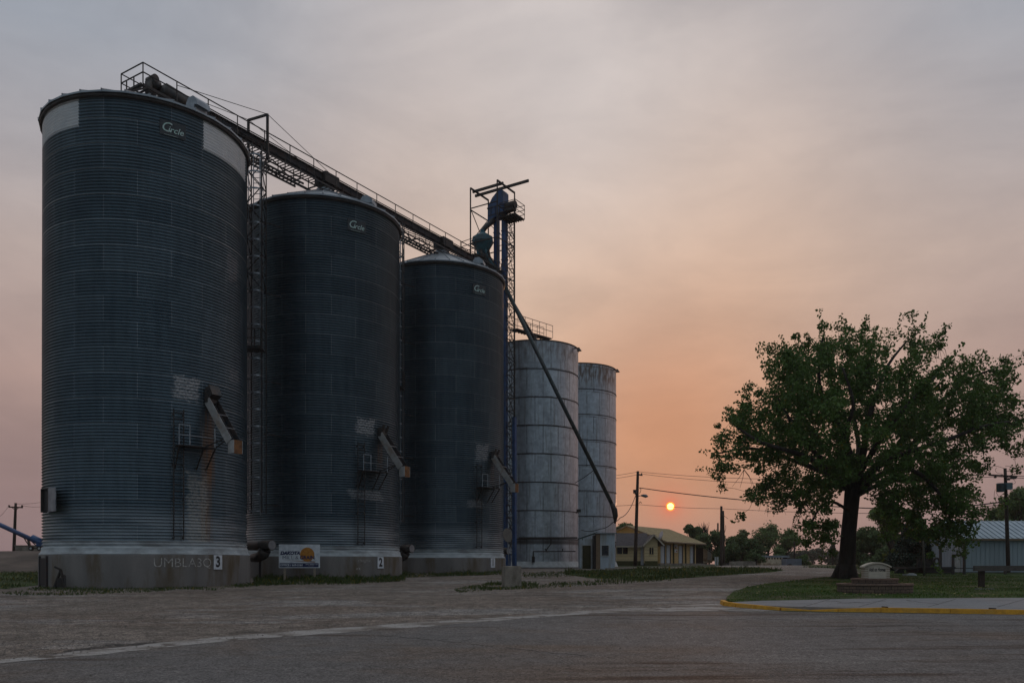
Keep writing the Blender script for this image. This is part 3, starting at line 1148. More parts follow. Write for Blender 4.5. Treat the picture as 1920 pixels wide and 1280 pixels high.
# handrails
b = B()
t = T0
ts = []
while t < T1 - .05:
    ts.append(t)
    t += .155
for k, t in enumerate(ts):
    b.bar(Q(t, 1.04, 25.05), Q(t, 1.04, 26.06), .045)
for off, z in ((1.04, 26.06), (1.04, 25.60)):
    b.bar(Q(T0, off, z), Q(T1 - .05, off, z), .045)
for z in (26.06, 25.60):
    b.bar(Q(T0, -.75, z), Q(T0, 1.04, z), .045)
b.build('handrail', MT['black_steel'], cv)
b = B()
for k, t in enumerate(ts):
    if t < .62:
        b.bar(Q(t, -.75, 25.05), Q(t, -.75, 26.06), .045)
for z in (26.06, 25.60):
    b.bar(Q(T0, -.75, z), Q(.60, -.75, z), .04)
b.bar(Q(T0 - .01, -.75, 24.95), Q(T0 - .01, 1.1, 24.95), .08, .1)
t = T0
while t < .06:
    b.bar(Q(t, -.75, 24.98), Q(t, 1.04, 24.98), .07, .04)
    t += .03
for off in (-.75, 1.04):
    b.bar(Q(T0, off, 24.98), Q(.3, off, 24.98), .08, .14)
    b.bar(Q(T0 + .02, off, 24.95), Q(T0 - .06, off, 24.30), .08)
    b.bar(Q(T0 + .05, off, 24.95), Q(T0 + .05, off * .8, 24.2), .07)
b.build('handrail', MT['black_steel'], cv)
# gantry and guy cables
b = B()
tg_ = .555
for off, zt in ((1.0, 27.12), (-.6, 27.26)):
    b.bar(Q(tg_, off, 24.6), Q(tg_, off, zt), .13)
b.bar(Q(tg_, 1.0, 27.1), Q(tg_, -.6, 27.24), .11)
b.bar(Q(tg_, 1.0, 25.2), Q(tg_ - .11, .2, 25.8), .06)
b.build('gantry', MT['black_steel'], cv)
b = B()
for off, zt in ((1.0, 27.12), (-.6, 27.26)):
    b.tube([Q(tg_, off, zt), Q(.11, off * .4, 26.3)], .018, 5)
    b.tube([Q(tg_, off, zt), Q(1.0, off * .5, 26.05)], .018, 5)
b.build('guy_cable', MT['wire'], cv)

# ------------------------------------------------------------------ caged ladder towers between bins
Z2 = 24.9
lc = P(481, 1057, 46.5)
lt = thing('ladder_tower', 'caged ladder tower rising between bins 3 and 2 to the overhead conveyor', 'ladder', (lc.x, lc.y, 4.4), 'caged ladder towers between the bins')
lc = Vector((lc.x, lc.y, 0))
hw = .42
b = B()
for sx in (-1, 1):
    for sy in (-1, 1):
        b.bar(lc + Vector((sx * hw, sy * hw, 4.5)), lc + Vector((sx * hw, sy * hw, Z2)), .055)
b.build('frame', MT['dark_steel'], lt)
b = B()
z = 17.0
k = 0
while z < Z2 - 1.0:
    for sy in (-1, 1):
        s_ = 1 if k % 2 else -1
        b.bar(lc + Vector((-hw * s_, sy * hw, z)), lc + Vector((hw * s_, sy * hw, z + .95)), .045)
    for sx in (-1, 1):
        b.bar(lc + Vector((sx * hw, -hw * s_, z)), lc + Vector((sx * hw, hw * s_, z + .95)), .045)
        b.bar(lc + Vector((sx * hw, -hw, z)), lc + Vector((sx * hw, hw, z)), .04)
    z += .95
    k += 1
b.build('bracing', MT['black_steel'], lt)
b = B()
z = 4.6
while z < Z2:
    pts = [lc + Vector((hw * 1.02 * math.cos(a), -hw * .35 - hw * 1.0 * math.sin(a), z)) for a in [math.pi * j / 8 for j in range(9)]]
    for p, q_ in zip(pts, pts[1:]):
        b.bar(p, q_, .02, .085)
    z += .945
for a in [math.pi * j / 4 for j in range(5)]:
    o_ = Vector((hw * 1.02 * math.cos(a), -hw * .35 - hw * math.sin(a), 0))
    b.bar(lc + o_ + Vector((0, 0, 4.6)), lc + o_ + Vector((0, 0, Z2 - .4)), .02)
b.build('safety_cage', MT['galv_part'], lt)
b = B()
for s_ in (-.2, .2):
    b.bar(lc + Vector((s_, .1, 4.4)), lc + Vector((s_, .1, Z2)), .04)
z = 4.5
while z < Z2:
    b.bar(lc + Vector((-.2, .1, z)), lc + Vector((.2, .1, z)), .028)
    z += .3
b.build('ladder', MT['galv_part'], lt)
b = B()
pz = 13.55
b.box(lc + Vector((-.2, -.55, pz)), (1.5, .9, .06))
b.box(lc + Vector((-.2, -1.0, pz + .05)), (1.5, .03, .14))
plt = b.build('platform', MT['dark_steel'], lt)
b = B()
for dx_, dy_ in ((-.95, -1.0), (.2, -1.0), (.55, -1.0), (.55, -.1)):
    b.bar(lc + Vector((dx_, dy_, pz)), lc + Vector((dx_, dy_, pz + 1.05)), .05)
for z in (pz + .55, pz + 1.05):
    b.bar(lc + Vector((-.95, -1.0, z)), lc + Vector((.55, -1.0, z)), .04)
    b.bar(lc + Vector((.55, -1.0, z)), lc + Vector((.55, -.1, z)), .04)
b.build('railing', MT['dark_steel'], plt)
for z in (5.0, 9.0, 12.0, 17.0, 21.0):
    for v0, v1 in (((.3, .3, z), (1.35, 1.35, z)), ((-.3, -.1, z), (-1.2, -1.2, z))):
        b = B()
        b.bar(lc + Vector(v0), lc + Vector(v1), .05)
        b.build('bracket', MT['black_steel'], lt)
copy_tree(lt, STEP, 'caged ladder tower rising in the gap between bins 2 and 1')

# ------------------------------------------------------------------ aeration fans between the bins
f0 = Vector((-14.75, 46.6, 2.70))
fn = thing('aeration_fan', 'dark cylindrical aeration fan in the gap between bins 3 and 2', 'fan', (f0.x, f0.y, 2.1), 'aeration fans between the bins')
b = B()
b.tube([f0, f0 + NN * 1.75], .28, 20)
b.tube([f0 + NN * 1.70, f0 + NN * 1.76], .30, 20)
b.build('housing', MT['dark_steel'], fn, smooth=True)
b = B()
b.tube([f0 + NN * 1.762, f0 + NN * 1.775], .26, 20)
b.build('end_cap', MT['galv_part'], fn, smooth=True)
b = B()
pts = [f0 + NN * 1.2 + Vector((0, 0, -.25)), f0 + NN * 1.05 + Vector((0, 0, -.50)), f0 + NN * .7 + Vector((0, 0, -.68)), f0 + NN * .2 + Vector((0, 0, -.70))]
b.tube(pts, [.34, .32, .28, .24], 14)
b.build('duct', MT['dark_steel'], fn, smooth=True)
b = B()
b.bar(f0 + NN * .8 + Vector((0, 0, -1.8)), f0 + NN * .8 + Vector((0, 0, -.2)), .1)
b.build('leg', MT['black_steel'], fn)
copy_tree(fn, STEP, 'dark cylindrical aeration fan in the gap between bins 2 and 1')
copy_tree(fn, STEP * 2, 'dark cylindrical aeration fan behind bin 1 beside the blue elevator leg')

# ------------------------------------------------------------------ signboard in front of bin 2
sd_ = 45.3
sg = thing('signboard', 'white grain company signboard with an orange sun on two wooden posts', 'sign', Vector((P(561, 1057, sd_).x, sd_, G(sd_))))
ang = R_(6)
SX = Vector((math.cos(ang), math.sin(ang), 0))
SN = Vector((math.sin(ang), -math.cos(ang), 0))
sc0 = P(561.5, 1042, sd_)
W_, H_ = 2.20, 1.29


def S(x, y, o=0.0):
    return sc0 + SX * x + Vector((0, 0, y)) + SN * o


b = B()
b.box(sc0, (W_, .04, H_), X=SX, Y=-SN, Z=(0, 0, 1))
bd = b.build('board', MT['white_clean'], sg)
for x in (-.80, .80):
    b = B()
    p = sc0 + SX * x - SN * .07
    b.box(Vector((p.x, p.y, (G(sd_) - .3 + sc0.z + .3) / 2)), (.11, .09, sc0.z + .3 - G(sd_) + .3), rot=ang)
    b.build('post', MT['wood_post'], sg)
b = B()
nseg = 40
b.add([S(.42, .10, .024)] + [S(.42 + .385 * math.cos(2 * math.pi * k / nseg), .09 + .385 * math.sin(2 * math.pi * k / nseg), .024) for k in range(nseg)],
      [(0, k + 1, (k + 1) % nseg + 1) for k in range(nseg)])
b.build('sun_emblem', MT['gold'], bd)
b = B()
b.add([S(-.80, -.22, .0235), S(.80, -.36, .0235), S(.86, -.32, .0235), S(.80, -.28, .0235)], [(0, 1, 2, 3)])
b.build('swoosh', material('pink_swoosh', (.42, .30, .26), None, .8), bd)
b = B()
b.add([S(-1.06, -.60, .024), S(1.03, -.60, .024), S(1.03, -.38, .024), S(-1.06, -.38, .024)], [(0, 1, 2, 3)])
b.build('phone_strip', MT['navy'], bd)
b = B()
text_into(b, 'DAKOTA', .245, lambda x, y: S(-.50 + x, .16 + y, .028), shear=.25, bold=.016, xs=1.02)
text_into(b, 'MILL &', .27, lambda x, y: S(-.48 + x, -.085 + y, .028), bold=-.003, xs=1.12)
text_into(b, 'GRAIN', .27, lambda x, y: S(.42 + x, -.085 + y, .030), bold=.010, xs=.98)
text_into(b, 'INC.', .07, lambda x, y: S(.62 + x, -.27 + y, .030), bold=.003)
b.build('lettering', MT['navy'], bd)
b = B()
text_into(b, 'OFFICE / 669-2161', .155, lambda x, y: S(-.42 + x, -.49 + y, .030), bold=.005)
b.build('phone_lettering', MT['white_clean'], bd)
b = B()
text_into(b, 'WWW.  GRAINMILL  COM', .055, lambda x, y: S(.66 + x, -.455 + y, .030), bold=.002)
text_into(b, '____________', .05, lambda x, y: S(.62 + x, -.505 + y, .030), bold=.004)
b.build('web_lettering', MT['white_clean'], bd)

# ------------------------------------------------------------------ concrete block on the gravel
bp = gp(959, 1100)
b = B()
w2, h2 = .40, 1.03
cz = bp.z - .05
pts = []
rr = random.Random(5)
prof = [(0, 1.0), (.35, 1.0), (.7, 1.0), (.97, 1.0), (1.03, .93)]
b.add([(0, 0, 0)], [])
b = B()
a0 = .22
bm = bmesh.new()
bmesh.ops.create_cube(bm, size=1)
bmesh.ops.scale(bm, vec=(.80, .70, h2), verts=bm.verts)
bmesh.ops.bevel(bm, geom=bm.edges[:], offset=.03, segments=2, affect='EDGES')
bmesh.ops.subdivide_edges(bm, edges=bm.edges[:], cuts=2, use_grid_fill=True)
for v in bm.verts:
    v.co += Vector((rr.uniform(-1, 1), rr.uniform(-1, 1), rr.uniform(-1, 1))) * .006
bmesh.ops.rotate(bm, matrix=Matrix.Rotation(a0, 3, 'Z'), verts=bm.verts)
b.add([bp + v.co + Vector((0, .35, h2 / 2 - .05)) for v in bm.verts], [tuple(v.index for v in f.verts) for f in bm.faces])
bm.free()
o = b.build('concrete_block', MT['block_conc'], origin=bp)
tag(o, 'weathered upright concrete block standing on weedy gravel in front of bin 1', 'concrete block')

# round mirror-like disc on a pole behind the block
dd = 60.0
dk = thing('disc_on_pole', 'pale round dish on a thin pole just right of the bin 1 base', 'dish', (P(951, 1057, dd).x, dd, G(dd)))
b = B()
dc = P(951.5, 1003, dd)
nd = Vector((.75, -.65, .1)).normalized()
td = nd.cross(Vector((0, 0, 1))).normalized()
b.tube([dc - nd * .10, dc - nd * .04, dc, dc + nd * .012], [.12, .42, .52, .50], 24)
b.build('dish', material('dish_grey', (.16, .15, .135), (.12, .11, .10), .7, .2, 3), dk, smooth=True)
b = B()
b.tube([P(954.5, 1058, dd), P(952.5, 1003, dd) - nd * .08], .03, 6)
b.build('pole', MT['galv_part'], dk)

# ------------------------------------------------------------------ blue bucket elevator and its frame
TC = Vector((-1.62, 69.2, 0))
el_ = thing('bucket_elevator', 'tall blue bucket elevator leg with hooded head standing beyond bin 1', 'grain elevator', (-.95, 69.3, G(69.3)))
for p in (Vector((-1.28, 69.35, 0)), Vector((-.62, 69.0, 0))):
    b = B()
    b.box(p + Vector((0, 0, (30.4 + 1.2) / 2)), (.36, .40, 30.4 - 1.2), X=NN, Y=U, Z=(0, 0, 1))
    z = 3.0
    while z < 30:
        b.box(p + Vector((0, 0, z)), (.44, .48, .06), X=NN, Y=U, Z=(0, 0, 1))
        z += 2.4
    b.build('leg_casing', MT['steel_blue'], el_)
hc = Vector((-1.15, 69.2, 0))
b = B()
hood = [(-.80, 30.3), (.75, 30.9), (.75, 32.50), (.60, 32.70), (.15, 32.62), (-.35, 32.2), (-.78, 31.55)]
# the head's profile lies across the view
HX = NN
b.prism([hc + HX * x + Vector((0, 0, z)) - U * .42 for x, z in hood], U * .84)
hd_ = b.build('head', MT['steel_blue'], el_)
b = B()
b.box(hc + HX * (-.03) - U * 0 + Vector((0, 0, 31.42)), (1.62, .92, .09), X=NN, Y=U, Z=(0, 0, 1))
b.box(hc + HX * (.0) - U * 0 + Vector((0, 0, 30.78)), (1.40, .90, .09), X=NN, Y=U, Z=(0, 0, 1))
for x in (-.45, 0, .4):
    b.box(hc + HX * x + Vector((0, 0, 31.1)), (.07, .9, .7), X=NN, Y=U, Z=(0, 0, 1))
b.build('stiffener', material('dark_blue_paint', (.008, .02, .05), None, .6), hd_)
b = B()
mc = hc + HX * 1.15 + Vector((0, 0, 31.35))
b.tube([mc - HX * .35, mc + HX * .55], .32, 14)
b.box(mc + Vector((0, 0, -.35)), (.9, .6, .2), X=NN, Y=U, Z=(0, 0, 1))
b.build('drive_motor', MT['black_steel'], el_, smooth=False)
b = B()
pc_ = hc + HX * 1.35 + Vector((0, 0, 30.25))
b.box(pc_, (1.6, 1.5, .05), X=NN, Y=U, Z=(0, 0, 1))
for k in range(7):
    b.box(pc_ + HX * (-.7 + k * .23) + Vector((0, 0, -.06)), (.05, 1.5, .08), X=NN, Y=U, Z=(0, 0, 1))
pl = b.build('platform', MT['black_steel'], el_)
b = B()
cs = [pc_ + HX * x + U * y for x, y in ((-.78, -.74), (.78, -.74), (.78, .74), (-.78, .74))]
for k in range(4):
    b.bar(cs[k], cs[k] + Vector((0, 0, 1.15)), .045)
for k in range(3):
    for z in (.4, .78, 1.15):
        b.bar(cs[k] + Vector((0, 0, z)), cs[k + 1] + Vector((0, 0, z)), .04)
b.build('railing', MT['black_steel'], pl)
b = B()
l0 = Vector((-.02, 69.1, 0))
for s_ in (-.2, .2):
    b.bar(l0 + HX * s_ + Vector((0, 0, 2)), l0 + HX * s_ + Vector((0, 0, 30.2)), .045)
z = 2.1
while z < 30:
    b.bar(l0 - HX * .2 + Vector((0, 0, z)), l0 + HX * .2 + Vector((0, 0, z)), .03)
    z += .31
lad = b.build('ladder', MT['dark_steel'], el_)
b = B()
z = 3.6
while z < 29.8:
    pts = [l0 + HX * (.33 * math.cos(a)) - U * (.62 * math.sin(a)) + Vector((0, 0, z)) for a in [math.pi * j / 6 for j in range(7)]]
    for p, q_ in zip(pts, pts[1:]):
        b.bar(p, q_, .02, .06)
    z += .98
for a in [math.pi * j / 4 for j in range(1, 4)]:
    o_ = HX * (.33 * math.cos(a)) - U * (.62 * math.sin(a))
    b.bar(l0 + o_ + Vector((0, 0, 3.6)), l0 + o_ + Vector((0, 0, 29.8)), .018)
b.build('safety_cage', MT['dark_steel'], lad)
b = B()
b.box(Vector((-.95, 69.2, G(69) + .5)), (1.5, .8, 1.4), X=NN, Y=U, Z=(0, 0, 1))
b.build('boot', MT['steel_blue'], el_)
b = B()
z = 4
k = 0
while z < 29:
    s_ = 1 if k % 2 else -1
    b.bar(Vector((-1.28, 69.1, z)), Vector((-.62, 68.8, z)), .04)
    b.bar(Vector((-.62, 68.8, z)), l0 + Vector((0, 0, z + 1.1)), .035)
    b.bar(l0 + Vector((0, 0, z + 1.1)), Vector((-.62, 68.8, z + 2.2)), .035)
    z += 2.2
    k += 1
b.build('bracing', MT['black_steel'], el_)

b = B()
b.box(Vector((.20, 68.7, 7.6)), (.26, .3, 12.5), X=NN, Y=U, Z=(0, 0, 1))
b.build('drain_pipe', MT['steel_blue'], el_)
b = B()
zz = 2.5
k = 0
while zz < 30:
    q1, q2 = Vector((-.45, 68.9, 0)), Vector((.22, 71.2, 0))
    b.bar(q1 + Vector((0, 0, zz)), q2 + Vector((0, 0, zz)), .06)
    b.bar(q1 + Vector((0, 0, zz)), q2 + Vector((0, 0, zz + 1.5)), .045)
    b.bar(q2 + Vector((0, 0, zz)), q1 + Vector((0, 0, zz + 1.5)), .045)
    zz += 1.5
b.build('lattice', MT['black_steel'], el_)
fm = thing('hoist_tower', 'open black steel hoist frame standing around the blue elevator head', 'steel tower', (TC.x, TC.y, 24))
hs2 = 1.33
CO = [TC + U * (a_ * hs2) + NN * (c_ * hs2) for a_, c_ in ((-1, 1), (1, 1), (1, -1), (-1, -1))]
CZ = [(22.5, 33.9), (1.3, 33.2), (22.5, 32.4), (22.5, 33.0)]
# corner 0 nearest, 1 right, 2 far, 3 left
TOPZ = 32.9
for k, p in enumerate(CO):
    b = B()
    z0 = 1.3 if k == 1 else 22.8
    b.bar(p + Vector((0, 0, z0)), p + Vector((0, 0, TOPZ)), .11)
    b.build('post', MT['black_steel'], fm)
for a_, c_ in ((0, 1), (3, 2)):
    b = B()
    b.bar(CO[a_] + Vector((0, 0, TOPZ)), CO[c_] + Vector((0, 0, TOPZ - .02)), .12)
    b.build('top_beam', MT['black_steel'], fm)
b = B()
for a_, c_, z in ((0, 1, 30.9), (1, 2, 30.9), (2, 3, 31.1), (3, 0, 31.2), (0, 1, 28.3), (1, 2, 28.3), (2, 3, 28.3), (3, 0, 28.3), (0, 1, 25.4), (2, 3, 25.4), (3, 0, 25.4)):
    b.bar(CO[a_] + Vector((0, 0, z)), CO[c_] + Vector((0, 0, z)), .07)
for a_, c_, z, z2 in ((3, 2, 31.2, 28.3), (2, 3, 31.2, 28.4), (1, 2, 28.3, 30.9), (0, 1, 25.4, 28.3), (3, 0, 25.4, 28.3)):
    b.bar(CO[a_] + Vector((0, 0, z)), CO[c_] + Vector((0, 0, z2)), .05)
b.build('cross_beam', MT['black_steel'], fm)
for t, e0_, e1_ in ((.34, -.15, 1.08), (.62, -.25, 1.95)):
    b = B()
    A_ = (CO[3] + (CO[2] - CO[3]) * t)
    B_ = (CO[0] + (CO[1] - CO[0]) * t)
    dvec = B_ - A_
    b.bar(A_ + dvec * e0_ + Vector((0, 0, TOPZ + .12)), A_ + dvec * (1.0 if e1_ < 1.5 else 1.75) + Vector((0, 0, TOPZ + .12)), .14, .2)
    b.build('hoist_beam', MT['black_steel'], fm)

ds = thing('distributor', 'teal many-sided grain distributor with spouts hanging left of the blue elevator leg', 'distributor', (-2.45, 69.2, 27))
dcen = Vector((-2.45, 69.1, 28.55))
b = B()
b.lathe(dcen, [(.10, 1.05), (.22, 1.0), (.22, .78), (.86, .35), (.92, -.05), (.70, -.45), (.45, -.95), (.30, -1.3)], 10, close_top=True, close_bot=True)
b.build('body', MT['teal'], ds)
b = B()
b.tube([Vector((-1.5, 69.2, 30.45)), Vector((-2.25, 69.15, 29.75)), Vector((-2.45, 69.1, 29.4))], [.24, .2, .18], 10)
b.build('inlet_pipe', MT['dark_steel'], ds, smooth=True)
for k in range(5):
    b = B()
    a = R_(-60 + 45 * k)
    st_ = dcen + Vector((.5 * math.sin(a), -.5 * math.cos(a), -.8))
    b.tube([st_, st_ + Vector((.1, 0, -.5)), Vector((-1.45 + .12 * k, 68.9 + .1 * k, 26.0)), Vector((-1.3 + .12 * k, 69, 24.6))], .11, 8)
    b.build('outlet_pipe', [MT['teal'], MT['dark_steel']][k % 2], ds, smooth=True)
b = B()
pf = [Vector((-4.2, 68.6, 27.0)), Vector((-3.0, 67.6, 27.0)), Vector((-1.2, 69.6, 27.0)), Vector((-2.6, 70.6, 27.0))]
b.prism(pf, (0, 0, .06))
dp = b.build('platform', MT['black_steel'], ds)
b = B()
for (p, q_) in ((pf[0], pf[1]), (pf[3], pf[0])):
    for z in (.5, .95, 1.35):
        b.bar(p + Vector((0, 0, z)), q_ + Vector((0, 0, z)), .04)
    b.bar(p, p + Vector((0, 0, 1.35)), .045)
    b.bar(q_, q_ + Vector((0, 0, 1.35)), .045)
b.build('railing', MT['black_steel'], dp)

# ------------------------------------------------------------------ old steel tanks
def tank_mat(name, base1, base2, top_rust):
    m = bpy.data.materials.new(name)
    m.use_nodes = True
    n = Nodes(m.node_tree)
    uv = n.new('ShaderNodeTexCoord').outputs['UV']
    sp = n.new('ShaderNodeSeparateXYZ')
    n.put(sp.inputs[0], uv)
    br = n.new('ShaderNodeTexBrick')
    n.put(br.inputs['Vector'], uv)
    br.inputs['Scale'].default_value = 1.0
    br.inputs['Brick Width'].default_value = 1.40
    br.inputs['Row Height'].default_value = 2.44
    br.inputs['Mortar Size'].default_value = .030
    br.inputs['Color1'].default_value = base1 + (1,)
    br.inputs['Color2'].default_value = base2 + (1,)
    br.inputs['Mortar'].default_value = (.07, .065, .06, 1)
    col = br.outputs[0]
    cl = n.noise(uv, .9, 6, .65, .3)
    col = n.mix(n.mr(cl, .46, .60), col, (.36, .39, .43))
    cl2 = n.noise(n.mapping(uv, loc=(9, 2, 0)), 2.6, 6, .7, .4)
    col = n.mix(1.0, col, n.mix(n.mr(cl2, .36, .62), (.84, .84, .85), (1.13, 1.13, 1.14)), 'MULTIPLY')
    st = n.noise(n.mapping(uv, scale=(3.5, .18, 1)), 1.4, 7, .7)
    col = n.mix(n.m('MULTIPLY', n.mr(st, .52, .66), .65), col, (.19, .165, .145))
    st2 = n.noise(n.mapping(uv, scale=(9, .5, 1), loc=(3, 3, 0)), 1.4, 6, .7)
    col = n.mix(n.m('MULTIPLY', n.mr(st2, .52, .66), .3), col, (.46, .48, .50))
    tr = n.m('MULTIPLY', n.mr(sp.outputs[1], 17.2, 18.6), n.mr(n.noise(n.mapping(uv, scale=(2, .5, 1)), 1.8, 5), .38, .58))
    col = n.mix(n.m('MULTIPLY', tr, top_rust), col, (.15, .11, .09))
    lo = n.m('MULTIPLY', n.mr(sp.outputs[1], 2.6, 2.2), n.mr(sp.outputs[1], 1.9, 2.05))
    col = n.mix(n.m('MULTIPLY', lo, .85), col, (.07, .065, .065))
    bs = n.new('ShaderNodeBsdfPrincipled')
    n.put(bs.inputs['Base Color'], col)
    bs.inputs['Metallic'].default_value = .6
    bs.inputs['Roughness'].default_value = .38
    bn = n.new('ShaderNodeBump')
    bn.inputs['Strength'].default_value = .25
    bn.inputs['Distance'].default_value = .05
    n.put(bn.inputs['Height'], n.noise(uv, 1.6, 4))
    n.put(bs.inputs['Normal'], bn.outputs[0])
    o = n.new('ShaderNodeOutputMaterial')
    m.node_tree.links.new(bs.outputs[0], o.inputs[0])
    return m


def tank(c, ztop, label, mat_, group):
    zb = 1.38
    root = thing('steel_tank', label, 'tank', (c.x, c.y, zb), group)
    RT = 4.0
    sg_ = 96
    b = B()
    uv = []
    z_l = [zb + 2.4275 * k for k in range(9)]
    z_l = [zb] + [zb + (ztop - zb) * k / 8 for k in range(1, 9)]
    for k in range(8):
        for j in range(sg_):
            a0_, a1_ = -math.pi + 2 * math.pi * j / sg_, -math.pi + 2 * math.pi * (j + 1) / sg_
            r0 = RT + (.012 if k % 2 else 0)
            q = [(c.x + r0 * math.sin(a), c.y - r0 * math.cos(a), z) for a, z in ((a0_, z_l[k]), (a1_, z_l[k]), (a1_, z_l[k + 1]), (a0_, z_l[k + 1]))]
            b.add(q, [(0, 1, 2, 3)])
            uv += [(a0_ * RT, z_l[k] - zb), (a1_ * RT, z_l[k] - zb), (a1_ * RT, z_l[k + 1] - zb), (a0_ * RT, z_l[k + 1] - zb)]
    wl = b.build('wall', mat_, root)
    l = wl.data.uv_layers.new(name='UVMap')
    l.data.foreach_set('uv', [x for p in uv for x in p])
    bm = bmesh.new()
    bm.from_mesh(wl.data)
    bmesh.ops.remove_doubles(bm, verts=bm.verts, dist=.001)
    for f in bm.faces:
        f.smooth = True
    bm.to_mesh(wl.data)
    bm.free()
    for k in range(1, 9):
        b = B()
        b.lathe((c.x, c.y, z_l[k]), [(RT, -.035), (RT + .05, -.03), (RT + .05, .03), (RT, .035)], 96)
        b.build('hoop', MT['black_steel'], wl, smooth=False)
    b = B()
    b.lathe((c.x, c.y, ztop), [(RT + .07, .0), (RT + .07, .06), (.4, .9), (.1, .95)], 48, close_top=True)
    b.build('roof', MT['dark_steel'], root)
    b = B()
    b.lathe((c.x, c.y, 0), [(RT + .25, G(c.y) - .4), (RT + .25, zb - .02), (RT + .1, zb + .0)], 48)
    b.build('plinth', M_fdn, root)
    b = B()
    b.lathe((c.x, c.y, zb), [(RT + .22, .0), (RT + .05, .45), (RT + .02, .5)], 96)
    b.build('base_skirt', MT['white_paint'], root)
    b = B()
    p = cyl_pt(c, 62, RT, ztop - .15)
    b.bar(p, p + Vector((.45, -.1, 0)), .12, .08)
    b.lathe(p + Vector((.42, -.1, -.25)), [(.22, 0), (.05, .22)], 10, close_top=True)
    b.build('yard_light', MT['black_steel'], root)
    return root


TA, TB = Vector((1.97, 74.75, 0)), Vector((6.6, 84.5, 0))
ta = tank(TA, 20.80, 'pale grey banded steel tank, taller of two, crossed by the long spout', tank_mat('tank_panels_near', (.50, .54, .58), (.41, .45, .49), .55), 'old banded steel tanks')
tb = tank(TB, 21.20, 'grey banded steel tank with brown-stained top ring, farther and smaller looking of two', tank_mat('tank_panels_far', (.47, .51, .56), (.38, .42, .47), .95), 'old banded steel tanks')
# details on the near tank
b = B()
for (x0, y0, x1, y1) in ((1000, 1033, 1079, 1033), (1000, 1033, 1000, 1049), (1024, 1031, 1032, 1020), (1033, 1020, 1033, 1010), (1055, 1033, 1055, 1028), (1022, 1028, 1026, 1034)):
    b.tube([P(x0, y0, 70.5), P(x1, y1, 70.55)], .05, 6)
b.box(P(1000, 1048, 70.5), (.25, .2, .5))
b.build('conduit', MT['black_steel'], ta)
b = B()
b.span(P(972, 1009, 70.4), P(1082, 1006.5, 70.7))
b.build('ledge', MT['black_steel'], ta)
b = B()
b.box(P(1085, 957, 70.9), (.35, .3, .25))
b.bar(P(1080, 961, 71.5), P(1086, 956, 70.9), .08)
b.build('lamp', MT['black_steel'], ta)
# walkway with rails on top of near tank
b = B()
wp = [P(962, 617, 70.6), P(992, 622, 73.0), P(1028, 635.5, 77.2)]
b.bar(wp[0], wp[2], .8, .06)
for k in range(14):
    p = wp[0].lerp(wp[2], k / 13)
    b.bar(p - Vector((.3, -.3, .05)), p + Vector((.3, -.3, -.05)), .06)
wk = b.build('walkway', MT['dark_steel'], ta)
b = B()
for s_ in (-.4, .4):
    o_ = Vector((s_, -s_ * .7, 0))
    n_ = 5
    for k in range(n_ + 1):
        p = wp[0].lerp(wp[2], k / n_) + o_
        b.bar(p, p + Vector((0, 0, 1.15)), .04)
    for z in (.6, 1.15):
        b.bar(wp[0] + o_ + Vector((0, 0, z)), wp[2] + o_ + Vector((0, 0, z)), .04)
b.build('railing', MT['dark_steel'], wk)

# spouts from the elevator
sp1 = thing('grain_spout', 'short dark grain spout running down from the elevator to the near tank roof', 'spout', (-.8, 69.4, 20.8), 'grain spouts')
b = B()
b.tube([Vector((-.85, 69.4, 25.6)), P(950, 548, 69.8), P(1001, 633, 73.6), P(1001, 641, 73.7)], .15, 10)
b.build('pipe', MT['dark_steel'], sp1, smooth=True)
b = B()
b.tube([P(1001, 628, 73.6), P(1001, 643, 73.7)], .28, 10)
b.build('pipe_boot', MT['dark_steel'], sp1)
sp2 = thing('grain_spout', 'long dark grain spout slanting across the tanks down to the white scale shed', 'spout', (6.5, 69.5, 6.5), 'grain spouts')
b = B()
A_, B_ = Vector((-.75, 68.6, 25.0)), P(1147, 944, 69.2)
b.tube([A_, A_.lerp(B_, .5) + Vector((0, 0, -.05)), B_], .165, 12)
b.build('pipe', material('spout_paint', (.040, .060, .064), (.028, .036, .040), .5, .3, 2), sp2, smooth=True)
b = B()
b.tube([B_, P(1152, 955, 69.2), P(1154, 967, 69.2), P(1153, 981, 69.2)], [.17, .25, .22, .07], 10)
b.build('spout_end', MT['black_steel'], sp2, smooth=True)
b = B()
b.tube([P(1078, 905, 70.4), P(1095, 895, 69.9), P(1115, 880, 69.2)], .03, 5)
b.build('brace', MT['dark_steel'], sp2)

# ------------------------------------------------------------------ white scale shed
sd0 = thing('scale_shed', 'small white ribbed-metal scale shed with olive door, in front of the banded tanks', 'shed', P(1120, 1065, 68.5))
zg = G(69)
xa, xb_, xc, xd = P(1087, 0, 69.6).x, P(1114, 0, 69.6).x, P(1125.5, 0, 68).x, P(1153, 0, 68).x
b = B()
ztl = P(0, 1010, 69.6).z
b.span((xa, 69.6, zg - .2), (xb_ + .4, 71.0, ztl))
b.build('side_room', MT['shed_white'], sd0)
b = B()
b.span((P(1092, 0, 69.5).x, 69.55, zg), (P(1108, 0, 69.5).x, 69.62, P(0, 1022, 69.5).z))
dr = b.build('door', MT['olive_door'], sd0)
b = B()
dxa, dxb, dzt = P(1090.5, 0, 69.5).x, P(1109.5, 0, 69.5).x, P(0, 1020.5, 69.5).z
b.span((dxa, 69.52, zg), (dxa + .07, 69.6, dzt))
b.span((dxb - .07, 69.52, zg), (dxb, 69.6, dzt))
b.span((dxa + .072, 69.52, dzt - .07), (dxb - .072, 69.6, dzt))
b.build('door_frame', MT['white_paint'], dr)
b = B()
ztr = P(0, 1000, 68).z
b.span((xc, 68.0, zg - .2), (xd, 71.0, ztr))
x = xc + .06
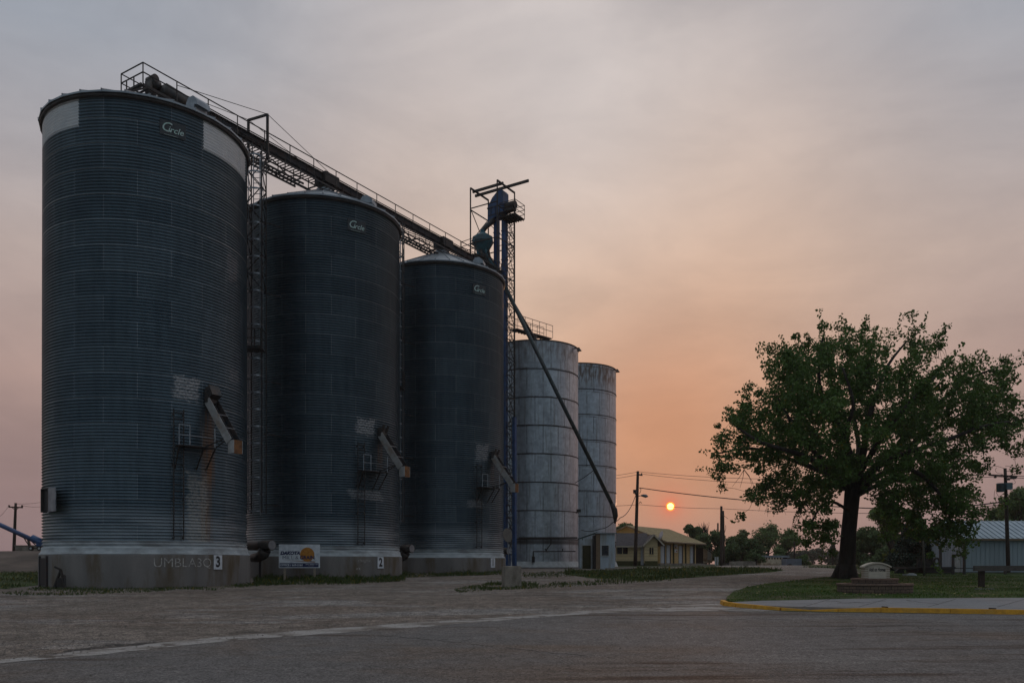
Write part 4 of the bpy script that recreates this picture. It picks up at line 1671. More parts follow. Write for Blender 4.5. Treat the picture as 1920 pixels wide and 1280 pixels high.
while x < xd - .03:
    b.box((x, 67.99, (zg + ztr) / 2), (.035, .03, ztr - zg - .08))
    x += .14
b.build('main_room', MT['shed_white'], sd0)
b = B()
xt = P(1118, 0, 68).x
b.span((xt, 67.97, zg - .1), (xc - .003, 68.9, ztr - .02))
b.build('corner_board', MT['tan_trim'], sd0)
b = B()
b.span((P(1113, 0, 68.4).x, 68.2, zg - .1), (xt - .003, 69.4, ztr - .12))  # solid block coloured black for the shade of a recess
b.build('recess_shade', MT['black_steel'], sd0)
b = B()
b.box(((xt + xd) / 2 + .03, 69.4, ztr + .04), (xd - xt + .2, 3.1, .08))
b.build('roof', MT['galv_part'], sd0)
b = B()
wx0, wx1, wz0, wz1 = P(1128, 0, 68).x, P(1141, 0, 68).x, P(0, 1041, 68).z, P(0, 1022, 68).z
b.span((wx0, 67.93, wz0), (wx1, 67.97, wz1))
wn = b.build('window', MT['glass'], sd0)
b = B()
for q in (((wx0 - .05, 67.91, wz0 - .05), (wx1 + .05, 67.96, wz0 - .002)), ((wx0 - .05, 67.91, wz1 + .002), (wx1 + .05, 67.96, wz1 + .05)),
          ((wx0 - .05, 67.91, wz0), (wx0 - .002, 67.96, wz1)), ((wx1 + .002, 67.91, wz0), (wx1 + .05, 67.96, wz1))):
    b.span(*q)
b.build('window_frame', MT['white_paint'], wn)
b = B()
b.bar(P(1084, 1010, 69.3), P(1120, 998, 67.9), .09)
b.bar(P(1092, 1012, 69.4), P(1092, 1006, 69.4), .06)
b.build('brace_bar', material('green_pipe', (.03, .075, .06), None, .6), sd0)

# loose concrete slab edge / dock in front of tanks
b = B()
b.span((P(1135, 0, 67.3).x, 67.0, G(67) - .2), (P(1230, 0, 68).x, 67.6, G(67) + .12))
o = b.build('concrete_slab', MT['block_conc'], origin=(9, 67.3, G(67)))
tag(o, 'long low concrete slab edge in the weeds right of the white shed', 'slab')

# ------------------------------------------------------------------ station building
C0 = Vector((16.98, 95.0, 0))


def Hh(a, b_, z):
    p = C0 + U * a + NN * b_
    p.z = z
    return p


st = thing('depot_building', 'yellow depot building with tan roof, grey-shingled wing and a row of white doors', 'building', Hh(0, 0, 1.5))
LH, WH, ZE, ZR = 12.0, 7.9, 4.50, 6.05
b = B()
zb = 1.75
pts = [Hh(0, 0, zb), Hh(0, 0, ZE), Hh(0, -WH / 2, ZR), Hh(0, -WH, ZE), Hh(0, -WH, zb)]
b.prism(pts, U * LH)
b.build('wall', MT['siding_yellow'], st)
b = B()
b.box8([Hh(-.1, .1, 1.2), Hh(LH + 3, .1, 1.2), Hh(LH + 3, -WH, 1.2), Hh(-.1, -WH, 1.2), Hh(-.1, .1, 1.745), Hh(LH + 3, .1, 1.745), Hh(LH + 3, -WH, 1.745), Hh(-.1, -WH, 1.745)])
b.build('foundation', MT['block_conc'], st)
b = B()
sl_ = (ZR - ZE) / (WH / 2)
for s_ in (0, 1):
    if s_ == 0:
        e0, e1 = (1.0, ZE - sl_ * 1.0), (-WH / 2, ZR)
    else:
        e0, e1 = (-WH - .8, ZE - sl_ * .8), (-WH / 2, ZR)
    q = [Hh(-.5, e0[0], e0[1] + .02), Hh(LH + 1.0, e0[0], e0[1] + .02), Hh(LH + 1.0, e1[0], e1[1] + .02), Hh(-.5, e1[0], e1[1] + .02)]
    b.box8(q + [x + Vector((0, 0, .12)) for x in q])
roof = b.build('roof', MT['roof_tan'], st)
b = B()
for k in range(26):
    a_ = -.45 + k * .53
    b.bar(Hh(a_, 1.0, ZE - sl_ + .16), Hh(a_, -WH / 2, ZR + .16), .03, .05)
b.build('roof_seam', MT['roof_tan'], roof)
b = B()
b.bar(Hh(-.52, 1.02, ZE - sl_ + .06), Hh(LH + 1.02, 1.02, ZE - sl_ + .06), .04, .16)
b.bar(Hh(-.53, 1.0, ZE - sl_ + .04), Hh(-.53, -WH / 2, ZR + .04), .04, .14)
b.bar(Hh(-.53, -WH - .8, ZE - sl_ * .8 + .04), Hh(-.53, -WH / 2, ZR + .04), .04, .14)
b.build('fascia', MT['tan_trim'], roof)
for a_ in (4.15, 8.2, 11.2):
    b = B()
    b.box(Hh(a_, .06, (1.75 + 4.3) / 2), (.22, .14, 2.55), X=U, Y=NN, Z=(0, 0, 1))
    b.build('pilaster', MT['green_band'], st)
for a_ in (.70, 2.45, 6.4, 10.25):
    b = B()
    b.box(Hh(a_, .04, 2.82), (.95, .08, 2.1), X=U, Y=NN, Z=(0, 0, 1))
    d_ = b.build('door', MT['door_white'], st)
    b = B()
    b.box(Hh(a_ + .62, .05, 2.84), (.28, .12, 2.2), X=U, Y=NN, Z=(0, 0, 1))
    b.build('door_frame', MT['black_steel'], d_)
b = B()
for dz in (0, .55):
    b.box(Hh(4.95, .05, 3.25 + dz), (.9, .04, .40), X=U, Y=NN, Z=(0, 0, 1))
nb_ = b.build('notice_board', MT['white_clean'], st)
b = B()
b.box(Hh(4.8, .08, 3.7), (.35, .02, .2), X=U, Y=NN, Z=(0, 0, 1))
b.box(Hh(5.1, .08, 3.2), (.35, .02, .15), X=U, Y=NN, Z=(0, 0, 1))
b.build('notice', material('red_notice', (.35, .12, .10), None, .8), nb_)
# wing
y0 = 92.0
x0, x1 = P(1118, 0, y0).x, P(1208, 0, y0).x
ez, rz = P(0, 1021, y0).z, 5.05
b = B()
b.prism([Vector((x1, y0, 1.75)), Vector((x1, y0, ez)), Vector((x1, y0 + 2.6, rz)), Vector((x1, y0 + 5, ez)), Vector((x1, y0 + 5, 1.75))], (x0 - x1, 0, 0))
wg = b.build('wing_wall', MT['siding_cream'], st)
b = B()
for z in (2.15, 2.5, 2.85, 3.2, 3.55):
    b.box(((x0 + x1) / 2, y0 - .005, z), (x1 - x0, .02, .02))
b.build('siding_line', MT['tan_trim'], wg)
b = B()
b.span((x0, y0 - .03, 1.3), (x1, y0 + .3, 2.0))
b.build('base_band', MT['green_band'], wg)
b = B()
s2 = (rz - ez) / 2.6
q = [Vector((x0, y0 - .5, ez - s2 * .5 + .03)), Vector((x1 + .7, y0 - .5, ez - s2 * .5 + .03)), Vector((x1 + .7, y0 + 2.6, rz + .03)), Vector((x0, y0 + 2.6, rz + .03))]
b.box8(q + [x + Vector((0, 0, .12)) for x in q])
b.build('wing_roof', MT['shingle'], st)
b = B()
b.span((x0, y0 - .55, ez - s2 * .5 - .03), (x1 + .1, y0 - .505, ez - s2 * .5 + .13))
b.build('gutter', MT['sign_cream'], st)
b = B()
wx0, wx1, wz0, wz1 = P(1157, 0, y0).x, P(1177, 0, y0).x, P(0, 1038, y0).z, P(0, 1024, y0).z
b.span((wx0, y0 - .05, wz0), (wx1, y0 - .01, wz1))
wn = b.build('window', MT['glass'], st)
b = B()
b.span((wx0 - .06, y0 - .07, wz0 - .08), (wx1 + .06, y0 - .012, wz0 - .002))
b.span((wx1 + .002, y0 - .07, wz0), (wx1 + .06, y0 - .012, wz1))
b.span(((wx0 + wx1) / 2 - .03, y0 - .07, wz0), ((wx0 + wx1) / 2 + .03, y0 - .052, wz1))
b.build('window_frame', MT['siding_cream'], wn)
# cross gable
y1 = 91.2
gx0, gx1, gxr = P(1208.5, 0, y1).x, P(1233, 0, y1).x, P(1244, 0, y1).x
gxm = P(1225, 0, y1).x
gz = P(0, 1003, y1).z
gez = P(0, 1021, y1).z
b = B()
gx_e = gx1
gtop = gz - .10
sR = (gtop - gez) / (gxm - gx0)
b.prism([Vector((gx0, y1, 1.75)), Vector((gx1, y1, 1.75)), Vector((gx1, y1, gtop - sR * (gx1 - gxm))), Vector((gxm, y1, gtop)), Vector((gx0, y1, gez))], (0, 4.2, 0))
gw = b.build('gable_wall', MT['siding_cream'], st)
b = B()
for z in (2.15, 2.5, 2.85, 3.2, 3.55, 3.9):
    b.box(((gx0 + gx1) / 2, y1 - .005, z), (gx1 - gx0 - (.0 if z < 3.7 else .5), .02, .02))
b.build('siding_line', MT['tan_trim'], gw)
b = B()
b.span((gx0, y1 - .03, 1.3), (gx1, y1 + .3, 2.0))
b.build('base_band', MT['green_band'], gw)
b = B()
for (xe, ze) in ((gx0 - .25, gez - .2), (gxr, gez - .12)):
    q = [Vector((xe, y1 - .5, ze)), Vector((gxm, y1 - .5, gz)), Vector((gxm, y1 + 3.2, gz)), Vector((xe, y1 + 3.2, ze))]
    b.box8(q + [x + Vector((0, 0, .10)) for x in q])
gr_ = b.build('gable_roof', MT['shingle'], st)
b = B()
for (xe, ze) in ((gx0 - .25, gez - .2), (gxr, gez - .12)):
    b.bar(Vector((xe, y1 - .53, ze + .03)), Vector((gxm, y1 - .53, gz + .03)), .04, .15)
b.build('fascia', MT['sign_cream'], gr_)
b = B()
b.box((P(1221.5, 0, y1).x, y1 - .04, P(0, 1032.5, y1).z), (.42, .06, .75))
wn = b.build('window', MT['glass'], st)
b = B()
b.box((P(1221.5, 0, y1).x, y1 - .05, P(0, 1039.5, y1).z), (.6, .08, .08))
b.box((P(1221.5, 0, y1).x, y1 - .08, P(0, 1032.5, y1).z), (.05, .02, .73))
b.build('window_frame', MT['siding_cream'], wn)
b = B()
b.box((P(1204.8, 0, y0 - .1).x, y0 - .08, P(0, 1042, y0).z), (.40, .08, 2.0))
d_ = b.build('door', MT['door_white'], st)
b = B()
b.box((P(1208.2, 0, y0 - .1).x - .02, y0 - .10, P(0, 1042, y0).z), (.10, .14, 2.05))
b.build('door_frame', MT['black_steel'], d_)
# satellite dish on the gable
sdish = thing('satellite_dish', 'small tilted satellite dish on the wing roof of the yellow depot', 'dish', P(1239, 1011, 91))
b = B()
dc = P(1239, 1003, 91)
nd = Vector((-.9, -.25, .3)).normalized()
b.tube([dc - nd * .12, dc - nd * .05, dc, dc + nd * .01], [.12, .38, .50, .48], 20)
b.build('reflector', MT['galv_part'], sdish, smooth=True)
b = B()
b.bar(P(1242, 1014, 91), dc, .05)
b.build('mast', MT['dark_steel'], sdish)

# dock walls before the depot
b = B()
b.box8([Hh(-1, 3.2, 1.0), Hh(9.5, 3.2, 1.0), Hh(9.5, 2.9, 1.0), Hh(-1, 2.9, 1.0), Hh(-1, 3.2, 1.66), Hh(9.5, 3.2, 1.66), Hh(9.5, 2.9, 1.66), Hh(-1, 2.9, 1.66)])
o = b.build('dock_kerb', MT['block_conc'], origin=Hh(0, 3, 1.4))
tag(o, 'long low concrete dock edge in front of the yellow depot doors', 'kerb')

# weathered shed right of depot
ws = thing('weathered_shed', 'small weathered white board shed with dark side, right of the yellow depot', 'shed', P(1320, 1056, 112))
d0 = 112
x0, x1, x2 = P(1303, 0, d0).x, P(1318.5, 0, d0).x, P(1335.5, 0, d0).x
zt0, zt1, zb = P(0, 1020, d0).z, P(0, 1025, d0).z, P(0, 1055, d0).z
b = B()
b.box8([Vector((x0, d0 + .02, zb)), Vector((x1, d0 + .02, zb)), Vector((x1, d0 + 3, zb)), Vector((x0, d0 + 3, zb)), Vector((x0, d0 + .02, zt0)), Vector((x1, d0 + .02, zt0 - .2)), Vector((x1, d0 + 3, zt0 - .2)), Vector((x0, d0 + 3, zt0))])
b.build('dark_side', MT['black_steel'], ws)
b = B()
b.box8([Vector((x1 + .003, d0, zb)), Vector((x2, d0, zb)), Vector((x2, d0 + 3, zb)), Vector((x1 + .003, d0 + 3, zb)), Vector((x1 + .003, d0, zt0 - .25)), Vector((x2, d0, zt1)), Vector((x2, d0 + 3, zt1)), Vector((x1 + .003, d0 + 3, zt0 - .25))])
b.build('front_wall', MT['rusty_white'], ws)
b = B()
b.box8([Vector((x0 - .2, d0 - .2, zt0 + .03)), Vector((x2 + .3, d0 - .2, zt1 + .05)), Vector((x2 + .3, d0 + 3, zt1 + .05)), Vector((x0 - .2, d0 + 3, zt0 + .2)),
        Vector((x0 - .2, d0 - .2, zt0 + .15)), Vector((x2 + .3, d0 - .2, zt1 + .15)), Vector((x2 + .3, d0 + 3, zt1 + .15)), Vector((x0 - .2, d0 + 3, zt0 + .35))])
b.build('roof', MT['galv_part'], ws)
b = B()
b.box(((x1 + x2) / 2 + .2, d0 - .03, (zb + zt1) / 2 + .1), (.5, .05, 1.5))
b.build('door', MT['white_paint'], ws)
b = B()
for x in (x0 + .3, (x0 + x2) / 2, x2 - .3):
    b.box((x, d0 + .5, zb - .15), (.2, .3, .35))
b.build('pier', MT['black_steel'], ws)
for k, px in enumerate((1341.5, 1345.5)):
    b = B()
    b.tube([P(px, 1061, 98), P(px, 1044, 98)], .10, 8)
    b.tube([P(px, 1044, 98), P(px, 1043.4, 98)], .115, 8)
    o = b.build('bollard', MT['white_paint'], origin=P(px, 1061, 98))
    tag(o, ['left one of a pair of thin white bollards by the dark shrubs', 'right one of a pair of thin white bollards by the dark shrubs'][k], 'bollard', 'white bollards')


# ------------------------------------------------------------------ utility poles
def pole(name, label, base, top, r0, r1, group='wooden utility poles'):
    t_ = thing(name, label, 'utility pole', base, group)
    b = B()
    n_ = 6
    b.tube([base.lerp(top, k / n_) - (Vector((0, 0, .3)) if k == 0 else Vector()) for k in range(n_ + 1)], [r0 + (r1 - r0) * k / n_ for k in range(n_ + 1)], 12)
    b.build('post', MT['pole'], t_, smooth=True)
    return t_


DP = 88
p1b, p1t = P(1191, 1059, DP), P(1196, 883, DP)
p1 = pole('utility_pole', 'tall leaning wooden utility pole with street lamp in front of the yellow depot', p1b, p1t, .21, .14)
b = B()
b.bar(P(1196, 889, DP), P(1203.5, 890.5, DP - 1.5), .16, .12)
for q in ((1197, 886), (1203, 887.5)):
    b.bar(P(q[0], q[1] + 3, DP - .7), P(q[0], q[1] - 1, DP - .7), .10)
b.build('crossarm', MT['pole'], p1)
b = B()
b.bar(P(1193, 921, DP), P(1190, 921, DP - .4), .35, .4)
b.bar(P(1193, 925, DP), P(1191, 925, DP - .4), .12, .2)
b.build('transformer', MT['dark_steel'], p1)
b = B()
b.tube([P(1195, 930.5, DP), P(1199, 929, DP - .2), P(1204, 928.8, DP - .3)], .045, 6)
arm = b.build('lamp_arm', MT['galv_part'], p1, smooth=True)
b = B()
b.tube([P(1202, 928.5, DP - .3), P(1206, 928.6, DP - .3), P(1211, 929.6, DP - .3), P(1215, 930.3, DP - .3)], [.08, .15, .19, .06], 10)
b.build('lamp_head', material('lamp_grey', (.20, .22, .24), None, .5, .3), arm, smooth=True)
b = B()
b.tube([P(1199, 915, DP), P(1202, 917, DP), P(1201, 921, DP), P(1199, 925, DP)], .03, 5)
b.tube([P(1198, 943, DP), P(1201, 940, DP), P(1203, 943, DP)], .04, 5)
b.build('service_loop', MT['wire'], p1)
p2 = pole('utility_pole', 'tall bare wooden pole before the dark shrubs, left of a close pair', P(1352.5, 1063, 92), P(1352.5, 948.5, 92), .17, .13)
p3 = pole('utility_pole', 'slightly shorter wooden pole before the dark shrubs, right of a close pair', P(1357.5, 1061, 100), P(1355.8, 957, 100), .16, .13)
b = B()
b.bar(P(1357, 966, 100), P(1365, 972, 100), .04)
b.tube([P(1358, 1000, 100), P(1361, 990, 100), P(1360.5, 984, 100)], .03, 5)
b.build('bracket', MT['dark_steel'], p3)
p3b = pole('utility_pole', 'short thin pole rising above the shrubs left of the close pole pair', P(1346.5, 1058, 140), P(1346, 980, 140), .16, .14)
p3c = pole('utility_pole', 'far thin utility pole at the end of the dirt road', P(1489.5, 1066, 105), P(1489.5, 1009, 105), .12, .09)
p3d = pole('utility_pole', 'small far grey pole left of the cottonwood trunk', P(1561.5, 1060, 110), P(1561, 1028, 110), .11, .09)
# right pole
DR = 55
p4 = pole('utility_pole', 'wooden utility pole with transformers in front of the blue-grey metal building', P(1891, 1078, DR), P(1884.5, 877.5, DR), .135, .095)
b = B()
b.bar(P(1855, 890, DR + .8), P(1907, 893, DR - .8), .09, .11)
b.bar(P(1887, 894, DR), P(1900, 889, DR - .4), .05)
for q in ((1855.5, 889), (1866, 894), (1878, 891), (1897.5, 884), (1913, 885)):
    b.box(P(q[0], q[1], DR), (.12, .12, .12))
b.bar(P(1886, 883, DR), P(1915, 884, DR), .03)
b.build('crossarm', MT['pole'], p4)
b = B()
c_ = P(1875, 914, DR)
b.lathe(c_ + Vector((0, -.05, 0)), [(.20, -.28), (.26, -.24), (.26, .22), (.28, .24), (.2, .30)], 14, close_top=True, close_bot=True)
b.box(P(1882, 914, DR), (.25, .1, .3))
b.build('transformer', MT['teal'], p4)
b = B()
b.box(P(1891, 911, DR - .25), (.38, .3, .44))
b.build('switch_box', material('pale_teal_box', (.13, .20, .23), (.10, .16, .19), .6), p4)
b = B()
b.box(P(1900, 895, DR - .2), (.30, .2, .18))
b.box(P(1890, 898, DR - .2), (.18, .2, .14))
b.build('fuse_holder', MT['dark_steel'], p4)
b = B()


def arc(pts, r=.012, n_=10):
    # smooth through 3D control points with Catmull-Rom
    P_ = [pts[0]] + pts + [pts[-1]]
    out = []
    for i in range(1, len(P_) - 2):
        for k in range(n_):
            t = k / n_
            a, b_, c, d = P_[i - 1], P_[i], P_[i + 1], P_[i + 2]
            out.append(.5 * ((2 * b_) + (c - a) * t + (2 * a - 5 * b_ + 4 * c - d) * t * t + (3 * b_ - a - 3 * c + d) * t ** 3))
    out.append(pts[-1])
    return out


b.tube(arc([P(1855.5, 889, DR), P(1858, 877, DR), P(1866, 873, DR), P(1884, 878, DR)]), .014, 5)
b.tube(arc([P(1885, 873, DR), P(1896, 875, DR), P(1913, 885, DR)]), .014, 5)
b.tube(arc([P(1869, 876, DR), P(1866, 881, DR), P(1870, 886, DR), P(1880, 888, DR)]), .012, 5)
b.tube(arc([P(1866, 917, DR), P(1864, 930, DR), P(1868, 940, DR), P(1874, 943, DR)]), .012, 5)
b.tube(arc([P(1868, 922, DR), P(1873, 930, DR), P(1882, 924, DR)]), .014, 5)
b.tube(arc([P(1900, 898, DR), P(1904, 904, DR), P(1897, 908, DR)]), .012, 5)
b.tube(arc([P(1893, 917, DR), P(1903, 925, DR), P(1912, 940, DR), P(1912, 960, DR)]), .010, 5)
b.build('jumper_wire', MT['wire'], p4)
# thin grey pole by trailer
b = B()
b.tube([P(1733, 1079, 50), P(1730, 1000, 50)], .065, 8)
o = b.build('thin_pole', material('grey_pole', (.17, .155, .13), (.12, .11, .09), .9), origin=P(1733, 1079, 50), smooth=True)
tag(o, 'thin grey pole standing in the lawn before the dark trailer', 'pole')


def wire(label, pts, sag, r):
    out = []
    for (p, q), s_ in zip(zip(pts, pts[1:]), sag):
        for k in range(14):
            t = k / 14
            v = p.lerp(q, t)
            v.z -= s_ * 4 * t * (1 - t)
            out.append(v)
    out.append(pts[-1])
    b = B()
    b.tube(out, r, 5)
    o = b.build('power_line', MT['wire'], origin=pts[0])
    return tag(o, label, 'power line', 'overhead wires')


wire('uppermost thin wire from the street lamp pole top across to the transformer pole', [P(1050, 899, 96), P(1197, 884, DP), P(1856, 889, DR), P(2100, 893, 50)], [.2, .55, .1], .020)
wire('second thin wire just under the uppermost one, leaving the lamp pole crossarm', [P(1050, 906, 96), P(1203, 888, DP), P(1866, 893, DR), P(2100, 897, 50)], [.2, .75, .1], .020)
wire('thick black cable sloping from the lamp pole toward the cottonwood', [P(1199, 914, DP), P(1700, 955, 65), P(1884, 940, DR)], [.35, .1], .045)
wire('lowest long wire crossing just in front of the setting sun', [P(1000, 952, 98), P(1199, 945.5, DP), P(1353, 953, 92), P(1640, 962, 70), P(1884, 945, DR)], [.1, .1, .1, .1], .022)
wire('slack service cable looping from the lamp pole past the tanks to the white shed', [P(1193, 925, DP), P(1163, 970, 76), P(1150, 978, 70), P(1125, 991, 69.5), P(1090, 993, 69.5)], [.55, .1, .15, .15], .035)
wire('pair of thin guy wires falling left from the transformer pole', [P(1884, 942, DR), P(1830, 964, 62)], [.05], .018)

# left-hand pole on the embankment
DL = 80
lb = P(26, 1036, DL)
p5 = pole('utility_pole', 'wooden utility pole with crossarm on the dirt bank left of bin 3', lb, P(29.5, 942.5, DL), .16, .11)
b = B()
b.bar(P(16.5, 950, DL), P(42.5, 951, DL), .10, .12)
for px in (17, 41.5):
    b.bar(P(px, 950, DL), P(px, 946.5, DL), .12)
b.bar(P(22, 950.5, DL), P(29, 956, DL), .05)
b.bar(P(36, 950.5, DL), P(29, 956, DL), .05)
b.build('crossarm', MT['pole'], p5)
wire('thin wire running from the left pole crossarm off the left edge', [P(17, 947, DL), P(-60, 985, 45)], [.6], .016)
wire('thin wire running from the left pole top toward bin 3', [P(30, 944, DL), P(95, 936, 120)], [.2], .02)
wire('lower thin wire running from the left pole crossarm toward bin 3', [P(41, 947, DL), P(95, 944, 120)], [.3], .02)

# ------------------------------------------------------------------ auger and box on the bank
DA = 74
au = thing('grain_auger', 'blue wheeled grain auger slanting up on the dirt bank at far left', 'auger', P(65, 1029, DA))
b = B()
b.tube([P(82, 1021, DA), P(-40, 965, DA)], .20, 10)
b.build('tube', material('auger_blue', (.05, .09, .22), (.035, .06, .14), .5, .1, 2), au, smooth=True)
b = B()
b.tube([P(60, 1008, DA), P(79, 1017, DA)], .32, 10)
b.box(P(77, 1016, DA), (.6, .5, .7))
b.build('hopper', MT['steel_blue'], au)
b = B()
b.bar(P(42, 1003, DA), P(57, 1027, DA), .07)
b.bar(P(46, 1002, DA), P(73, 1027, DA), .07)
b.bar(P(57, 1027, DA), P(73, 1027, DA), .09)
b.bar(P(52, 1008, DA), P(56, 1022, DA), .16)
b.build('undercarriage', MT['dark_steel'], au)
for px in (57.5, 73):
    b = B()
    q = P(px, 1027.5, DA - .3)
    b.tube([q, q + Vector((0, .2, 0))], .20, 16)
    wh = b.build('wheel', MT['tyre'], au)
    b = B()
    b.tube([q + Vector((0, -.015, 0)), q + Vector((0, -.005, 0))], .10, 12)
    b.build('rim', MT['white_paint'], wh)
b = B()
b.box(P(60, 1028, 78), (2.3, 1.5, .55))
b.box(P(60, 1022.5, 78), (2.4, 1.6, .06))
o = b.build('concrete_bunk', MT['block_conc'], origin=P(60, 1031, 78))
tag(o, 'low grey concrete box behind the auger wheels on the dirt bank', 'box')

# ------------------------------------------------------------------ metal building on the right
mb = thing('metal_building', 'blue-grey metal building with ribbed roof and one white gable door at the right', 'building', P(1808, 1078, 56))
D0, DPT = 56.0, 5.6
bx0, bx1 = 30.7, 62.0
ez = P(0, 1009, D0).z
rz = P(0, 979, D0 + DPT / 2).z
zg = G(56) - .3
b = B()
b.mat(0)
b.add([(bx0, D0, zg), (bx1, D0, zg), (bx1, D0, ez), (bx0, D0, ez)], [(0, 1, 2, 3)])
b.add([(bx1, D0, zg), (bx1, D0 + DPT, zg), (bx1, D0 + DPT, ez), (bx1, D0 + DPT / 2, rz), (bx1, D0, ez)], [(0, 1, 2, 3, 4)])
b.add([(bx1, D0 + DPT, zg), (bx0, D0 + DPT, zg), (bx0, D0 + DPT, ez), (bx1, D0 + DPT, ez)], [(0, 1, 2, 3)])
x = bx0 + .15
while x < bx1:
    b.box((x, D0 - .006, (zg + ez) / 2), (.045, .03, ez - zg - .1))
    x += .31
b.mat(1)
b.add([(bx0, D0, zg), (bx0, D0, ez), (bx0, D0 + DPT / 2, rz), (bx0, D0 + DPT, ez), (bx0, D0 + DPT, zg)], [(0, 1, 2, 3, 4)])
y = D0 + .2
while y < D0 + DPT:
    b.box((bx0 - .006, y, (zg + ez) / 2 - .1), (.03, .04, ez - zg - .3))
    y += .42
b.build('wall', [MT['metal_blue'], MT['metal_white']], mb)
b = B()
for s_ in (0, 1):
    ya, yb = (D0 - .25, D0 + DPT / 2) if s_ == 0 else (D0 + DPT + .25, D0 + DPT / 2)
    za = ez - .1
    q = [Vector((bx0 - .2, ya, za)), Vector((bx1, ya, za)), Vector((bx1, yb, rz + .03)), Vector((bx0 - .2, yb, rz + .03))]
    b.box8(q + [v + Vector((0, 0, .07)) for v in q])
rf = b.build('roof', MT['roof_metal'], mb)
b = B()
x = bx0 - .1
while x < bx1:
    b.bar((x, D0 - .25, ez - .01), (x, D0 + DPT / 2, rz + .12), .06, .07)
    x += .40
b.build('roof_rib', MT['roof_metal'], rf)
b = B()
b.box(((bx0 + bx1) / 2, D0 - .27, ez - .08), (bx1 - bx0 + .3, .05, .14))
b.bar((bx0 - .22, D0 - .25, ez - .06), (bx0 - .22, D0 + DPT / 2, rz + .05), .04, .16)
b.bar((bx0 - .22, D0 + DPT + .25, ez - .06), (bx0 - .22, D0 + DPT / 2, rz + .05), .04, .16)
b.build('trim', MT['tan_trim'], rf)
b = B()
# gable door: find y positions matching the photo columns 1788..1802
ya, yb = bx0 / ((1802 - 960) / F), bx0 / ((1789 - 960) / F)
zt = P(0, 1041, (ya + yb) / 2).z
b.span((bx0 - .05, ya, G(57)), (bx0 - .01, yb, zt))
dr = b.build('door', MT['white_paint'], mb)
b = B()
b.span((bx0 - .09, yb + .003, G(57)), (bx0 - .015, yb + .15, zt + .1))
b.span((bx0 - .09, ya, zt + .003), (bx0 - .015, yb, zt + .1))
b.build('door_frame', MT['dark_steel'], dr)

# pipe fence before the building
DFc = 52.5
fc = thing('pipe_fence', 'dark two-rail pipe fence with posts before the blue-grey metal building', 'fence', P(1765, 1078, DFc))
for px, pt in ((1763.5, 1026), (1787, 1042), (1808, 1018), (1885, 1066), (1950, 1060)):
    b = B()
    g_ = P(px, 1079, DFc)
    b.bar(Vector((g_.x, g_.y, G(DFc) - .2)), P(px, pt, DFc), .13)
    b.build('post', MT['dark_steel'], fc)
for y_ in (1064.5, 1072.5):
    b = B()
    b.bar(P(1760, y_, DFc - .03), P(2050, y_ + .5, DFc - .03), .05)
    b.build('rail', MT['dark_steel'], fc)

# dark flatbed trailer at the left of the building
tr = thing('flatbed_trailer', 'dark flatbed trailer with a railed rack, parked under the trees by the metal building', 'trailer', P(1740, 1078, 54))
b = B()
b.span(P(1700, 1066, 54), P(1762, 1062, 56))
b.span(P(1720, 1077, 54), P(1762, 1064, 55.5))
b.build('bed', MT['black_steel'], tr)
b = B()
b.span(P(1721, 1046, 54.02), P(1745, 1047.2, 54.2))
for k in range(7):
    px = 1721 + k * 4
    b.bar(P(px, 1062, 54.1), P(px, 1046.5, 54.1), .10)
b.span(P(1721, 1051, 54), P(1750, 1060, 54.15))
b.tube(arc([P(1750, 1062, 54), P(1752, 1049, 54), P(1757, 1046, 54), P(1761, 1050, 54), P(1762, 1062, 54)]), .07, 6)
b.bar(P(1746, 1048, 54), P(1756, 1058, 54), .08)
b.build('rack', MT['black_steel'], tr)
for px in (1688, 1728):
    b = B()
    q = P(px, 1074, 54)
    b.tube([q, q + Vector((0, .3, 0))], .28, 14)
    b.build('wheel', MT['tyre'], tr)

# wooden barrier, front right
DW = 36.0
wb = thing('wooden_barrier', 'weathered grey wooden beam barrier on a thick post in the right-hand lawn', 'barrier', gp(1843, 1101))
b = B()
b.bar(P(1826, 1065, DW), P(2130, 1064, DW + 1.0), .12, .235)
b.build('beam', MT['grey_wood'], wb)
for px in (1843, 2020):
    b = B()
    q = P(px, 1069, DW + .1)
    b.box(Vector((q.x, q.y + .12, (G(DW) - .1 + q.z + .2) / 2)), (.21, .18, q.z + .2 - G(DW) + .1))
    b.build('post', MT['pole'], wb)
b = B()
b.box(P(1846, 1104, 34.4) + Vector((0, 0, 0)), (.7, .25, .03))
o = b.build('concrete_pad', MT['gold'] if False else M_walk, origin=P(1846, 1104, 34.4))
o.location.z = G(34.4) + .125
tag(o, 'thin pale slab lying in the grass at the foot of the wooden barrier', 'slab')

# ------------------------------------------------------------------ monument sign and its planter
m = bpy.data.materials.new('retaining_block')
m.use_nodes = True
n = Nodes(m.node_tree)
uv = n.new('ShaderNodeTexCoord').outputs['UV']
br = n.new('ShaderNodeTexBrick')
n.put(br.inputs['Vector'], uv)
br.inputs['Scale'].default_value = 1.0
br.inputs['Brick Width'].default_value = .26
br.inputs['Row Height'].default_value = .115
br.inputs['Mortar Size'].default_value = .009
br.inputs['Color1'].default_value = (.20, .135, .10, 1)
br.inputs['Color2'].default_value = (.13, .092, .072, 1)
br.inputs['Mortar'].default_value = (.014, .011, .010, 1)
nz_ = n.noise(uv, 22, 4, .7)
col = n.mix(1.0, br.outputs[0], n.mix(n.mr(nz_, .3, .7), (.65,) * 3, (1.3,) * 3), 'MULTIPLY')
bs = n.new('ShaderNodeBsdfPrincipled')
n.put(bs.inputs['Base Color'], col)
bs.inputs['Roughness'].default_value = .95
bn = n.new('ShaderNodeBump')
bn.inputs['Strength'].default_value = .9
bn.inputs['Distance'].default_value = .03
n.put(bn.inputs['Height'], n.m('ADD', br.outputs[1], n.m('MULTIPLY', nz_, -.6)))
